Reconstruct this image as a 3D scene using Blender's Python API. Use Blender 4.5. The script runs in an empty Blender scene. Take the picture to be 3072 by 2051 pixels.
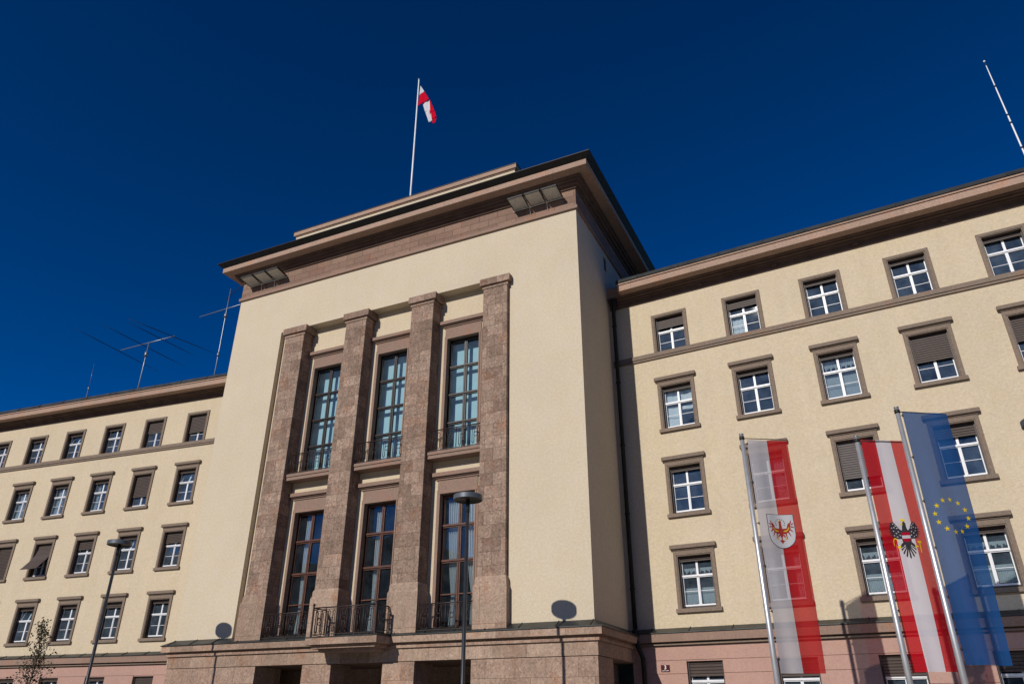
import bpy, bmesh, math, random
from mathutils import Vector, Matrix
random.seed(7)
S = bpy.context.scene
C = S.collection
rad = math.radians

# ------------------------------------------------------------------ camera, sky, sun, exposure
CAMR = ((0.903864425, 0.427811692, 0.002501472), (-0.192192001, 0.411265953, -0.891023317), (-0.382218963, 0.804883515, 0.453950649))
cd = bpy.data.cameras.new('camera')
cam = bpy.data.objects.new('camera', cd)
C.objects.link(cam)
S.camera = cam
r_, d_, f_ = CAMR
cam.matrix_world = Matrix(((r_[0], -d_[0], -f_[0], 0), (r_[1], -d_[1], -f_[1], 0), (r_[2], -d_[2], -f_[2], 0), (0, 0, 0, 1)))
cd.sensor_width = 36.0
cd.lens = 2217.54 * 36.0 / 3072.0
cd.clip_start = 0.1
cd.clip_end = 20000.0

SUN_EL, SUN_AZ = 28.4, 12.6          # azimuth: degrees to the left of the facade's normal
W = bpy.data.worlds.new('World')
S.world = W
W.use_nodes = True
nt = W.node_tree
nt.nodes.clear()
sky = nt.nodes.new('ShaderNodeTexSky')
sky.sky_type = 'NISHITA'
sky.sun_disc = False
sky.sun_elevation = rad(SUN_EL)
sky.sun_rotation = rad(180 + SUN_AZ)
sky.altitude = 3000
sky.air_density = 0.75
sky.dust_density = 0.0
sky.ozone_density = 4.0
hs = nt.nodes.new('ShaderNodeHueSaturation')
hs.inputs['Saturation'].default_value = 1.34
hs.inputs['Hue'].default_value = 0.492
gm = nt.nodes.new('ShaderNodeGamma')
gm.inputs['Gamma'].default_value = 1.35
bg = nt.nodes.new('ShaderNodeBackground')
bg.inputs['Strength'].default_value = 0.067
wo = nt.nodes.new('ShaderNodeOutputWorld')
nt.links.new(sky.outputs[0], hs.inputs['Color'])
nt.links.new(hs.outputs[0], gm.inputs['Color'])
nt.links.new(gm.outputs[0], bg.inputs['Color'])
nt.links.new(bg.outputs[0], wo.inputs['Surface'])
sl = bpy.data.lights.new('sun', 'SUN')
sl.energy = 4.0
sl.angle = rad(0.5)
sl.color = (1.0, 0.94, 0.85)
so = bpy.data.objects.new('sun', sl)
C.objects.link(so)
sdir = Vector((math.sin(rad(SUN_AZ)) * math.cos(rad(SUN_EL)), math.cos(rad(SUN_AZ)) * math.cos(rad(SUN_EL)), -math.sin(rad(SUN_EL))))
so.rotation_euler = sdir.to_track_quat('-Z', 'Y').to_euler()
so.location = (-20, -40, 60)
S.view_settings.view_transform = 'Standard'
S.view_settings.look = 'None'
S.view_settings.exposure = 0.0
S.view_settings.gamma = 1.0

# ------------------------------------------------------------------ materials
def newmat(name):
    m = bpy.data.materials.new(name)
    m.use_nodes = True
    t = m.node_tree
    b = t.nodes['Principled BSDF']
    return m, t, b

def N(t, kind, **kw):
    n = t.nodes.new(kind)
    for k, v in kw.items():
        if k in n.inputs:
            n.inputs[k].default_value = v
        else:
            setattr(n, k, v)
    return n

def mixcol(t, fac, a, b, mode='MIX'):
    n = t.nodes.new('ShaderNodeMix')
    n.data_type = 'RGBA'
    n.blend_type = mode
    for sock, v in ((n.inputs[0], fac), (n.inputs[6], a), (n.inputs[7], b)):
        if hasattr(v, 'is_output'):
            t.links.new(v, sock)
        else:
            sock.default_value = v if not isinstance(v, tuple) else (*v, 1.0)[:4]
    return n.outputs[2]

def ramp(t, src, stops):
    n = t.nodes.new('ShaderNodeValToRGB')
    e = n.color_ramp.elements
    while len(e) < len(stops):
        e.new(0.5)
    for i, (p, v) in enumerate(stops):
        e[i].position = p
        e[i].color = (v, v, v, 1) if not isinstance(v, tuple) else (*v, 1)
    t.links.new(src, n.inputs[0])
    return n.outputs[0]

def coords(t, scale=(1, 1, 1)):
    tc = t.nodes.new('ShaderNodeTexCoord')
    mp = t.nodes.new('ShaderNodeMapping')
    mp.inputs['Scale'].default_value = scale
    t.links.new(tc.outputs['Object'], mp.inputs['Vector'])
    return mp.outputs[0]

def noise(t, vec, scale, detail=3.0, rough=0.55):
    n = N(t, 'ShaderNodeTexNoise', Scale=scale, Detail=detail, Roughness=rough)
    t.links.new(vec, n.inputs['Vector'])
    return n.outputs[0]

def bump(t, b, h, strength, dist):
    n = N(t, 'ShaderNodeBump', Strength=strength, Distance=dist)
    t.links.new(h, n.inputs['Height'])
    t.links.new(n.outputs[0], b.inputs['Normal'])

def plain(name, col, rough=0.6, metal=0.0, var=0.12, scale=6.0, bmp=0.0, spec=0.5):
    m, t, b = newmat(name)
    v = coords(t)
    n = noise(t, v, scale, 4)
    lo = tuple(c * (1 - var) for c in col)
    hi = tuple(min(1, c * (1 + var)) for c in col)
    f = ramp(t, n, [(0.3, 0.0), (0.7, 1.0)])
    t.links.new(mixcol(t, f, lo, hi), b.inputs['Base Color'])
    b.inputs['Roughness'].default_value = rough
    b.inputs['Metallic'].default_value = metal
    b.inputs['Specular IOR Level'].default_value = spec
    if bmp:
        bump(t, b, noise(t, v, scale * 8, 3), bmp, 0.01)
    return m

def plaster(name, c, var=0.07, fine=9.0, bmp=0.5, stk=1.0):
    m, t, b = newmat(name)
    v = coords(t)
    vs = coords(t, (1.6, 1.6, 0.16))
    big = ramp(t, noise(t, v, 0.35, 4, 0.6), [(0.3, 1 - var), (0.7, 1 + var * 0.6)])
    streak = ramp(t, noise(t, vs, 1.4, 4, 0.6), [(0.32, 1 - var * stk), (0.6, 1.0)])
    fn = ramp(t, noise(t, v, fine, 5, 0.7), [(0.3, 0.87), (0.72, 1.07)])
    warm = ramp(t, noise(t, v, 1.7, 3), [(0.35, (c[0], c[1], c[2])), (0.65, (c[0] * 1.0, c[1] * 0.985, c[2] * 0.94))])
    col = mixcol(t, 1.0, warm, big, 'MULTIPLY')
    col = mixcol(t, 1.0, col, streak, 'MULTIPLY')
    col = mixcol(t, 1.0, col, fn, 'MULTIPLY')
    t.links.new(col, b.inputs['Base Color'])
    b.inputs['Roughness'].default_value = 0.95
    b.inputs['Specular IOR Level'].default_value = 0.15
    bump(t, b, noise(t, v, fine * 1.6, 5, 0.65), bmp, 0.035)
    return m

def stone(name, c1, c2, bw=0.9, bh=0.55, speck=0.35, mortar=0.006, mcol=0.45, pits=True, fine=14.0, squash=0.7, offs=(0, 0)):
    """blocks of conglomerate with a tone of their own, pebbles and pits"""
    m, t, b = newmat(name)
    tc = t.nodes.new('ShaderNodeTexCoord')
    sx = t.nodes.new('ShaderNodeSeparateXYZ')
    t.links.new(tc.outputs['Object'], sx.inputs[0])
    ad = N(t, 'ShaderNodeMath', operation='ADD')
    t.links.new(sx.outputs[0], ad.inputs[0])
    t.links.new(sx.outputs[1], ad.inputs[1])
    cb = t.nodes.new('ShaderNodeCombineXYZ')
    t.links.new(ad.outputs[0], cb.inputs[0])
    t.links.new(sx.outputs[2], cb.inputs[1])
    mp = t.nodes.new('ShaderNodeMapping')
    mp.inputs['Location'].default_value = (offs[0], offs[1], 0)
    t.links.new(cb.outputs[0], mp.inputs['Vector'])
    br = N(t, 'ShaderNodeTexBrick')
    br.offset = 0.5
    br.inputs['Scale'].default_value = 1.0
    br.inputs['Brick Width'].default_value = bw
    br.inputs['Row Height'].default_value = bh
    br.inputs['Mortar Size'].default_value = mortar
    br.inputs['Mortar Smooth'].default_value = 0.3
    br.inputs['Color1'].default_value = (0, 0, 0, 1)
    br.inputs['Color2'].default_value = (1, 1, 1, 1)
    br.inputs['Mortar'].default_value = (0.5, 0.5, 0.5, 1)
    t.links.new(mp.outputs[0], br.inputs['Vector'])
    v = coords(t)
    # tone of each block
    tone = mixcol(t, br.outputs['Color'], c1, c2)
    hue = ramp(t, noise(t, v, 1.3, 5, 0.65), [(0.30, (1.10, 0.93, 0.82)), (0.45, (1, 1, 1)), (0.60, (0.93, 0.97, 0.97)), (0.72, (1.08, 1.02, 0.92))])
    tone = mixcol(t, 1.0, tone, hue, 'MULTIPLY')
    if pits:
        blot = ramp(t, noise(t, v, 2.6, 6, 0.7), [(0.30, 0.80), (0.5, 1.0), (0.68, 1.16)])
        tone = mixcol(t, 1.0, tone, blot, 'MULTIPLY')
        sv = coords(t, (3.0, 3.0, 0.35))
        strk = ramp(t, noise(t, sv, 2.0, 4, 0.6), [(0.3, 0.90), (0.6, 1.04)])
        tone = mixcol(t, 1.0, tone, strk, 'MULTIPLY')
    vo = N(t, 'ShaderNodeTexVoronoi', Scale=fine)
    t.links.new(v, vo.inputs['Vector'])
    peb = ramp(t, vo.outputs['Color'], [(0.12, 1 - speck), (0.4, 0.97), (0.7, 1.03), (0.92, 1 + speck * 1.1)])
    tone = mixcol(t, 0.75, tone, peb, 'MULTIPLY')
    n2 = noise(t, v, fine * 1.4, 6, 0.75)
    tone = mixcol(t, 1.0, tone, ramp(t, n2, [(0.3, 1 - speck * 0.6), (0.7, 1 + speck * 0.5)]), 'MULTIPLY')
    if pits:
        n3 = noise(t, v, 5.0, 6, 0.75)
        tone = mixcol(t, ramp(t, n3, [(0.62, 0.0), (0.72, 0.55)]), tone, tuple(x * 1.35 + 0.05 for x in c2))
        n4 = noise(t, v, 23.0, 4, 0.7)
        tone = mixcol(t, ramp(t, n4, [(0.27, 0.6), (0.36, 0.0)]), tone, tuple(x * 0.35 for x in c1))
    tone = mixcol(t, br.outputs['Fac'], tone, tuple(x * mcol for x in c1))
    t.links.new(tone, b.inputs['Base Color'])
    b.inputs['Roughness'].default_value = 0.88
    b.inputs['Specular IOR Level'].default_value = 0.2
    hh = N(t, 'ShaderNodeMath', operation='SUBTRACT')
    t.links.new(n2, hh.inputs[0])
    t.links.new(br.outputs['Fac'], hh.inputs[1])
    bump(t, b, hh.outputs[0], 0.3, 0.02)
    return m

M = {}
M['plaster'] = plaster('cream_plaster', (0.578, 0.489, 0.362), 0.045, 10.0, 0.65, 0.8)
M['plaster_front'] = plaster('pale_cream_plaster', (0.582, 0.503, 0.388), 0.045, 11.0, 0.6, 0.3)
M['pink'] = plaster('pink_render', (0.428, 0.272, 0.230), 0.05, 12.0, 0.25)
M['ashlar'] = stone('conglomerate_ashlar', (0.208, 0.140, 0.106), (0.332, 0.234, 0.180), 0.74, 0.5, 0.42, 0.008, 0.5, True, 15.0)
M['pier_stone'] = stone('porphyry_blocks', (0.285, 0.190, 0.144), (0.362, 0.252, 0.192), 1.15, 0.62, 0.36, 0.007, 0.5, True, 18.0)
M['plinth_band'] = stone('plinth_stone', (0.265, 0.182, 0.136), (0.405, 0.292, 0.222), 1.3, 3.0, 0.32, 0.006, 0.45, True, 18.0)
M['frieze'] = stone('frieze_ashlar', (0.20, 0.125, 0.095), (0.265, 0.17, 0.128), 0.95, 0.34, 0.2, 0.010, 0.35, False, 20)
M['trim'] = stone('trim_stone', (0.200, 0.152, 0.120), (0.222, 0.168, 0.132), 4.0, 9.0, 0.2, 0.0, 1.0, False, 22)
M['trim_red'] = stone('red_trim_stone', (0.25, 0.168, 0.132), (0.28, 0.185, 0.145), 4.0, 9.0, 0.16, 0.0, 1.0, False, 22)
M['fascia'] = stone('cornice_stone', (0.34, 0.232, 0.178), (0.38, 0.258, 0.198), 2.6, 9.0, 0.18, 0.004, 0.5, False, 20)
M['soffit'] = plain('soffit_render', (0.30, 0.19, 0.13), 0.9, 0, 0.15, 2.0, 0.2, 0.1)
M['bed'] = plain('dark_brown_moulding', (0.135, 0.090, 0.070), 0.9, 0, 0.2, 2.0, 0.2, 0.1)  # darker brown stone for the bed mouldings and brackets
M['sheet'] = plain('weathered_sheet_metal', (0.046, 0.050, 0.050), 0.42, 0.55, 0.35, 1.6, 0.0)
M['gutter'] = plain('black_gutter_metal', (0.014, 0.013, 0.012), 0.5, 0.2, 0.3, 3.0, 0.0, 0.3)
M['white'] = plain('white_painted_wood', (0.68, 0.69, 0.72), 0.4, 0, 0.05, 4.0)
M['dark_wood'] = plain('dark_brown_frame_wood', (0.022, 0.014, 0.011), 0.38, 0, 0.3, 7.0)
M['red_wood'] = plain('mahogany_frame_wood', (0.095, 0.038, 0.022), 0.35, 0, 0.3, 7.0)
M['guide'] = plain('brown_guide_metal', (0.022, 0.013, 0.011), 0.5, 0.0, 0.2, 5.0)
M['shutter'] = plain('brown_roller_shutter', (0.054, 0.036, 0.029), 0.6, 0, 0.12, 3.0)
M['shutter_grey'] = plain('grey_brown_roller_shutter', (0.095, 0.080, 0.076), 0.6, 0, 0.12, 3.0)
M['iron'] = plain('wrought_iron', (0.036, 0.022, 0.019), 0.5, 0.35, 0.3, 15.0)
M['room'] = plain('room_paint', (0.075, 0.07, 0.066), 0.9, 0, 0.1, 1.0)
M['blind'] = plain('pale_blue_blind', (0.50, 0.63, 0.65), 0.85, 0, 0.04, 1.0)
M['pole_dark'] = plain('anthracite_paint', (0.035, 0.038, 0.045), 0.35, 0.35, 0.15, 6.0)
M['lamp_grey'] = plain('grey_lamp_metal', (0.10, 0.115, 0.135), 0.45, 0.3, 0.12, 5.0)
M['lamp_under'] = plain('dark_lamp_underside', (0.022, 0.022, 0.020), 0.6, 0, 0.2, 5.0)
M['alu'] = plain('brushed_aluminium', (0.58, 0.59, 0.61), 0.42, 0.7, 0.08, 4.0)
M['pole_white'] = plain('white_pole_paint', (0.74, 0.75, 0.77), 0.4, 0, 0.06, 3.0)
M['galv'] = plain('galvanised_steel', (0.26, 0.28, 0.31), 0.4, 0.6, 0.1, 6.0)
M['antdark'] = plain('dark_antenna_rod', (0.03, 0.035, 0.045), 0.5, 0.3, 0.1, 6.0)
M['panel'] = plain('grey_louvre_metal', (0.72, 0.69, 0.62), 0.55, 0.1, 0.1, 6.0)
M['black'] = plain('black_plastic', (0.012, 0.012, 0.012), 0.5, 0, 0.2, 6.0)
M['sign'] = plain('dark_red_enamel', (0.060, 0.006, 0.010), 0.6, 0, 0.1, 8.0, 0.0, 0.15)
M['signwhite'] = plain('white_enamel', (0.78, 0.76, 0.76), 0.3, 0, 0.03, 8.0)
M['bark'] = plain('young_bark', (0.09, 0.065, 0.05), 0.9, 0, 0.3, 9.0, 0.3)

def leafmat():
    m, t, b = newmat('brown_green_leaf')
    oi = t.nodes.new('ShaderNodeTexCoord')
    n = noise(t, oi.outputs['Object'], 3.0, 3)
    t.links.new(ramp(t, n, [(0.3, (0.028, 0.030, 0.012)), (0.55, (0.055, 0.045, 0.018)), (0.75, (0.085, 0.06, 0.022))]), b.inputs['Base Color'])
    b.inputs['Roughness'].default_value = 0.55
    return m
M['leaf'] = leafmat()

def glassmat(name, tint, ior, rough=0.012, dust=0.06):
    m, t, b = newmat(name)
    t.nodes.remove(b)
    out = t.nodes['Material Output']
    tr = N(t, 'ShaderNodeBsdfTransparent', Color=(*tint, 1))
    gl = N(t, 'ShaderNodeBsdfGlossy', Roughness=rough)
    gl.inputs['Color'].default_value = (0.95, 0.97, 1, 1)
    fr = N(t, 'ShaderNodeFresnel', IOR=ior)
    v = coords(t)
    bp = N(t, 'ShaderNodeBump', Strength=0.035, Distance=0.05)
    t.links.new(noise(t, v, 1.1, 1), bp.inputs['Height'])
    t.links.new(bp.outputs[0], gl.inputs['Normal'])
    mx = t.nodes.new('ShaderNodeMixShader')
    ge = t.nodes.new('ShaderNodeNewGeometry')              # reflect at the outer face only
    iv = N(t, 'ShaderNodeMath', operation='SUBTRACT')
    iv.inputs[0].default_value = 1.0
    t.links.new(ge.outputs['Backfacing'], iv.inputs[1])
    ml = N(t, 'ShaderNodeMath', operation='MULTIPLY')
    t.links.new(fr.outputs[0], ml.inputs[0])
    t.links.new(iv.outputs[0], ml.inputs[1])
    t.links.new(ml.outputs[0], mx.inputs[0])
    t.links.new(tr.outputs[0], mx.inputs[1])
    t.links.new(gl.outputs[0], mx.inputs[2])
    du = N(t, 'ShaderNodeBsdfDiffuse', Color=(0.50, 0.66, 0.86, 1))   # a film of dust
    md = t.nodes.new('ShaderNodeMixShader')
    ob = t.nodes.new('ShaderNodeTexCoord')
    oi = t.nodes.new('ShaderNodeObjectInfo')
    ad = N(t, 'ShaderNodeVectorMath', operation='ADD')
    t.links.new(ob.outputs['Object'], ad.inputs[0])
    t.links.new(oi.outputs['Location'], ad.inputs[1])
    dn = ramp(t, noise(t, ad.outputs[0], 1.6, 5, 0.65), [(0.3, dust * 0.35), (0.72, dust * 1.9)])
    t.links.new(dn, md.inputs[0])
    t.links.new(mx.outputs[0], md.inputs[1])
    t.links.new(du.outputs[0], md.inputs[2])
    t.links.new(md.outputs[0], out.inputs['Surface'])
    return m
M['glass'] = glassmat('window_glass', (0.88, 0.92, 0.93), 1.7, dust=0.010)
M['glass_wing'] = glassmat('dusty_window_glass', (0.86, 0.91, 0.93), 1.7, dust=0.036)
M['glass_blue'] = glassmat('bluish_window_glass', (0.84, 0.91, 0.93), 1.6, dust=0.02)

def clothmat(name, col, transp=0.28, transl=0.45, var=0.05):
    m, t, b = newmat(name)
    t.nodes.remove(b)
    out = t.nodes['Material Output']
    v = coords(t, (1, 1, 0.15))
    f = ramp(t, noise(t, v, 2.2, 3), [(0.3, 1 - var), (0.7, 1 + var)])
    c = mixcol(t, 1.0, col, f, 'MULTIPLY')
    df = t.nodes.new('ShaderNodeBsdfDiffuse')
    tl = t.nodes.new('ShaderNodeBsdfTranslucent')
    t.links.new(c, df.inputs['Color'])
    t.links.new(c, tl.inputs['Color'])
    m1 = t.nodes.new('ShaderNodeMixShader')
    m1.inputs[0].default_value = transl
    t.links.new(df.outputs[0], m1.inputs[1])
    t.links.new(tl.outputs[0], m1.inputs[2])
    tr = t.nodes.new('ShaderNodeBsdfTransparent')
    tr.inputs['Color'].default_value = (*[0.45 + 0.55 * (x ** 0.5) for x in col], 1)
    m2 = t.nodes.new('ShaderNodeMixShader')
    m2.inputs[0].default_value = transp
    t.links.new(m1.outputs[0], m2.inputs[1])
    t.links.new(tr.outputs[0], m2.inputs[2])
    t.links.new(m2.outputs[0], out.inputs['Surface'])
    return m
M['net'] = clothmat('white_net_curtain', (0.72, 0.76, 0.78), 0.25, 0.4)
M['paper_glint'] = clothmat('white_paper_and_glint', (0.80, 0.80, 0.80), 0.0, 0.2)  # white paper boards, and the sheet that imitates sun glare in one window
M['drape'] = clothmat('white_drape', (0.74, 0.76, 0.78), 0.08, 0.35)
M['f_white'] = clothmat('white_flag_cloth', (0.54, 0.53, 0.57), 0.19, 0.4)
M['f_red'] = clothmat('red_flag_cloth', (0.50, 0.018, 0.022), 0.22, 0.4)
M['f_white2'] = clothmat('dense_white_flag_cloth', (0.66, 0.65, 0.72), 0.12, 0.4)
M['f_red2'] = clothmat('deep_red_flag_cloth', (0.58, 0.010, 0.022), 0.22, 0.4)
M['f_blue'] = clothmat('blue_flag_cloth', (0.020, 0.098, 0.31), 0.22, 0.45)
M['r_white'] = clothmat('white_bunting', (0.72, 0.72, 0.74), 0.0, 0.35)
M['r_red'] = clothmat('red_bunting', (0.72, 0.012, 0.045), 0.0, 0.45)
for k, c in {'e_red': (0.36, 0.045, 0.035), 'e_gold': (0.62, 0.40, 0.05), 'e_green': (0.06, 0.12, 0.10), 'e_line': (0.09, 0.07, 0.09), 'e_black': (0.045, 0.041, 0.052),
             'e_white': (0.60, 0.60, 0.63), 'e_yellow': (0.85, 0.62, 0.02), 'e_shred': (0.45, 0.01, 0.03), 'e_grey': (0.30, 0.27, 0.27)}.items():
    M[k] = clothmat('emblem_' + {'e_red': 'red', 'e_gold': 'gold', 'e_green': 'green', 'e_line': 'outline', 'e_black': 'black', 'e_white': 'white', 'e_yellow': 'yellow', 'e_shred': 'crimson', 'e_grey': 'grey'}[k], c, 0.06, 0.3)

def groundmat():
    m, t, b = newmat('plaza_concrete')
    v = coords(t)
    a = ramp(t, noise(t, v, 0.25, 5), [(0.3, (0.19, 0.18, 0.165)), (0.7, (0.25, 0.235, 0.215))])
    f = ramp(t, noise(t, v, 30, 3), [(0.3, 0.9), (0.7, 1.06)])
    t.links.new(mixcol(t, 1.0, a, f, 'MULTIPLY'), b.inputs['Base Color'])
    b.inputs['Roughness'].default_value = 0.85
    bump(t, b, noise(t, v, 40, 3), 0.2, 0.01)
    return m
M['ground'] = groundmat()
M['hill'] = plain('forested_hill', (0.035, 0.05, 0.035), 0.95, 0, 0.5, 0.004)

# ------------------------------------------------------------------ mesh building
GZ = -1.65                              # ground level; eye level is z = 0

class MB:
    def __init__(self):
        self.v, self.f, self.m, self.s = [], [], [], []
    def poly(self, pts, mi=0, smooth=False):
        b = len(self.v)
        self.v += [tuple(p) for p in pts]
        self.f.append(tuple(range(b, b + len(pts))))
        self.m.append(mi)
        self.s.append(smooth)
    def box(self, F, u0, u1, o0, o1, z0, z1, mi=0):
        b = len(self.v)
        self.v += [tuple(F(u, o, z)) for z in (z0, z1) for o in (o0, o1) for u in (u0, u1)]
        for q in ((0, 1, 3, 2), (4, 6, 7, 5), (0, 4, 5, 1), (2, 3, 7, 6), (0, 2, 6, 4), (1, 5, 7, 3)):
            self.f.append(tuple(b + i for i in q))
            self.m.append(mi)
            self.s.append(False)
        return self
    def prism(self, F, u0, u1, prof, mi=0):
        """closed profile of (o, z) points extruded along u"""
        n = len(prof)
        b = len(self.v)
        self.v += [tuple(F(u, o, z)) for u in (u0, u1) for (o, z) in prof]
        for i in range(n):
            j = (i + 1) % n
            self.f.append((b + i, b + j, b + n + j, b + n + i)); self.m.append(mi); self.s.append(False)
        self.f.append(tuple(b + i for i in range(n))); self.m.append(mi); self.s.append(False)
        self.f.append(tuple(b + n + i for i in reversed(range(n)))); self.m.append(mi); self.s.append(False)
        return self
    def tube(self, pts, rs, n=8, mi=0, cap=True):
        pts = [Vector(p) for p in pts]
        if not isinstance(rs, (list, tuple)):
            rs = [rs] * len(pts)
        b = len(self.v)
        for i, p in enumerate(pts):
            d = (pts[min(i + 1, len(pts) - 1)] - pts[max(i - 1, 0)]).normalized()
            ref = Vector((0, 0, 1)) if abs(d.z) < 0.9 else Vector((1, 0, 0))
            x = d.cross(ref).normalized()
            y = d.cross(x)
            for k in range(n):
                a = 2 * math.pi * k / n
                self.v.append(tuple(p + (x * math.cos(a) + y * math.sin(a)) * rs[i]))
        for i in range(len(pts) - 1):
            for k in range(n):
                a, c = b + i * n + k, b + i * n + (k + 1) % n
                self.f.append((a, c, c + n, a + n)); self.m.append(mi); self.s.append(True)
        if cap:
            e = b + (len(pts) - 1) * n
            self.f.append(tuple(b + k for k in reversed(range(n)))); self.m.append(mi); self.s.append(False)
            self.f.append(tuple(e + k for k in range(n))); self.m.append(mi); self.s.append(False)
        return self
    def lathe(self, c, prof, n=32, mi=0, smooth=True):
        """profile of (r, z) revolved about the vertical through c"""
        b = len(self.v)
        for (r, z) in prof:
            for k in range(n):
                a = 2 * math.pi * k / n
                self.v.append((c[0] + r * math.cos(a), c[1] + r * math.sin(a), c[2] + z))
        for i in range(len(prof) - 1):
            for k in range(n):
                a, d = b + i * n + k, b + i * n + (k + 1) % n
                self.f.append((a, d, d + n, a + n)); self.m.append(mi); self.s.append(smooth)
        return self
    def grid(self, fn, nu, nv, mi=0, mfn=None, smooth=True):
        b = len(self.v)
        for j in range(nv + 1):
            for i in range(nu + 1):
                self.v.append(tuple(fn(i / nu, j / nv)))
        for j in range(nv):
            for i in range(nu):
                a = b + j * (nu + 1) + i
                self.f.append((a, a + 1, a + nu + 2, a + nu + 1))
                self.m.append(mfn((i + .5) / nu, (j + .5) / nv) if mfn else mi)
                self.s.append(smooth)
        return self
    def mesh(self, name, mats, bevel=0.0, recalc=True):
        me = bpy.data.meshes.new(name)
        me.from_pydata(self.v, [], self.f)
        for mt in (mats if isinstance(mats, (list, tuple)) else [mats]):
            me.materials.append(M[mt] if isinstance(mt, str) else mt)
        me.polygons.foreach_set('material_index', self.m)
        me.polygons.foreach_set('use_smooth', self.s)
        if recalc or bevel:
            bm = bmesh.new()
            bm.from_mesh(me)
            if recalc:
                bmesh.ops.recalc_face_normals(bm, faces=bm.faces[:])
            if bevel:
                bmesh.ops.bevel(bm, geom=bm.edges[:], offset=bevel, segments=2, profile=0.5, affect='EDGES')
            bm.to_mesh(me)
            bm.free()
        me.update()
        return me
    def build(self, name, mats, parent=None, bevel=0.0, recalc=True, label=None):
        return obj(name, self.mesh(name, mats, bevel, recalc), parent, label=label)

def obj(name, me, parent=None, loc=None, rz=0.0, label=None):
    """world-space meshes hang under an Empty that sits at its own base: shift them back"""
    o = bpy.data.objects.new(name, me)
    C.objects.link(o)
    if parent is not None:
        o.parent = parent
        if loc is None:
            o.matrix_parent_inverse = parent_world(parent).inverted()
    if loc is not None:
        o.location = loc
        o.rotation_euler = (0, 0, rz)
    if label:
        o['label'] = label
    return o

def parent_world(p):
    m = Matrix.Identity(4)
    while p is not None:
        m = p.matrix_parent_inverse @ (Matrix.Translation(p.location) @ p.rotation_euler.to_matrix().to_4x4()) if False else (p.matrix_parent_inverse @ Matrix.Translation(p.location) @ p.rotation_euler.to_matrix().to_4x4()) @ m if m != Matrix.Identity(4) else p.matrix_parent_inverse @ Matrix.Translation(p.location) @ p.rotation_euler.to_matrix().to_4x4()
        p = p.parent
    return m

def tag(o, label, cat, group=None):
    o['label'] = label
    o['category'] = cat
    if group:
        o['group'] = group
    return o

def thing(name, label, cat, loc, group=None):
    o = bpy.data.objects.new(name, None)
    C.objects.link(o)
    o.location = loc
    o.empty_display_size = 0.3
    return tag(o, label, cat, group)

def structure(o):
    o['kind'] = 'structure'
    return o

def prop(o, label):
    o['label'] = label
    return o

# ------------------------------------------------------------------ frames: (u along the wall, o outwards, z)
XL, XR = -28.06, -8.775
AR, AL = rad(-4.22), rad(5.2)
PR, PL = Vector((XR, 29.225, 0)), Vector((XL, 29.655, 0))
uR = Vector((math.cos(AR), math.sin(AR), 0)); nR = Vector((-math.sin(AR), math.cos(AR), 0))
uL = Vector((math.cos(AL), math.sin(AL), 0)); nL = Vector((-math.sin(AL), math.cos(AL), 0))
FC = lambda u, o, z: (u, 25.0 - o, z)                          # front of the central block
FSR = lambda u, o, z: (XR + o, 25.0 + u, z)                    # its right-hand side
FSL = lambda u, o, z: (XL - o, 25.0 + u, z)
FR = lambda u, o, z: tuple(PR + uR * u - nR * o + Vector((0, 0, z)))
FL = lambda u, o, z: tuple(PL + uL * u - nL * o + Vector((0, 0, z)))
FW = lambda u, o, z: (u, -o, z)                                # a window's own frame

def wall(mb, F, u0, u1, z0, z1, holes, o, depth, mi=0):
    """a wall slab with rectangular openings, reveals included"""
    us = sorted(set([u0, u1] + [h[0] for h in holes] + [h[1] for h in holes]))
    zs = sorted(set([z0, z1] + [h[2] for h in holes] + [h[3] for h in holes]))
    us = [u for u in us if u0 <= u <= u1]
    zs = [z for z in zs if z0 <= z <= z1]
    def hole(u, z):
        return any(h[0] < u < h[1] and h[2] < z < h[3] for h in holes)
    for oo in (o, o - depth):
        for i in range(len(us) - 1):
            for j in range(len(zs) - 1):
                if not hole((us[i] + us[i + 1]) / 2, (zs[j] + zs[j + 1]) / 2):
                    q = [F(us[i], oo, zs[j]), F(us[i + 1], oo, zs[j]), F(us[i + 1], oo, zs[j + 1]), F(us[i], oo, zs[j + 1])]
                    mb.poly(q if oo == o else q[::-1], mi)
    for (a, b, c, d) in list(holes) + [(u0, u1, z0, z1)]:
        for (p, q) in (((a, c), (b, c)), ((b, c), (b, d)), ((b, d), (a, d)), ((a, d), (a, c))):
            mb.poly([F(p[0], o, p[1]), F(q[0], o, q[1]), F(q[0], o - depth, q[1]), F(p[0], o - depth, p[1])], mi)
    return mb

# ------------------------------------------------------------------ ground and hills
g = MB()
g.poly([(-6000, -6000, GZ), (6000, -6000, GZ), (6000, 6000, GZ), (-6000, 6000, GZ)])
structure(g.build('ground', 'ground', recalc=False))
hl = MB()
def hillpt(s, t):
    a = rad(-175 + 170 * s)
    R0 = 2600 + 1500 * t
    k = math.sin(math.pi * min(1, t * 0.9 + 0.05)) ** 1.3
    h = k * (760 + 130 * math.sin(s * 17) + 80 * math.sin(s * 41 + 2) + 40 * math.sin(s * 97 + t * 9))
    return (R0 * math.cos(a), R0 * math.sin(a), GZ - 20 + h)
hl.grid(hillpt, 160, 14)
structure(hl.build('hills', 'hill'))

# ------------------------------------------------------------------ the building
B = thing('government_building', 'long cream stuccoed government building with a tall pillared central block and two lower wings', 'building', (-18.4, 26.0, GZ))
P = lambda name, mb, mats, parent=B, bevel=0.0, label=None: mb.build(name, mats, parent, bevel, label=label)

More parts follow.
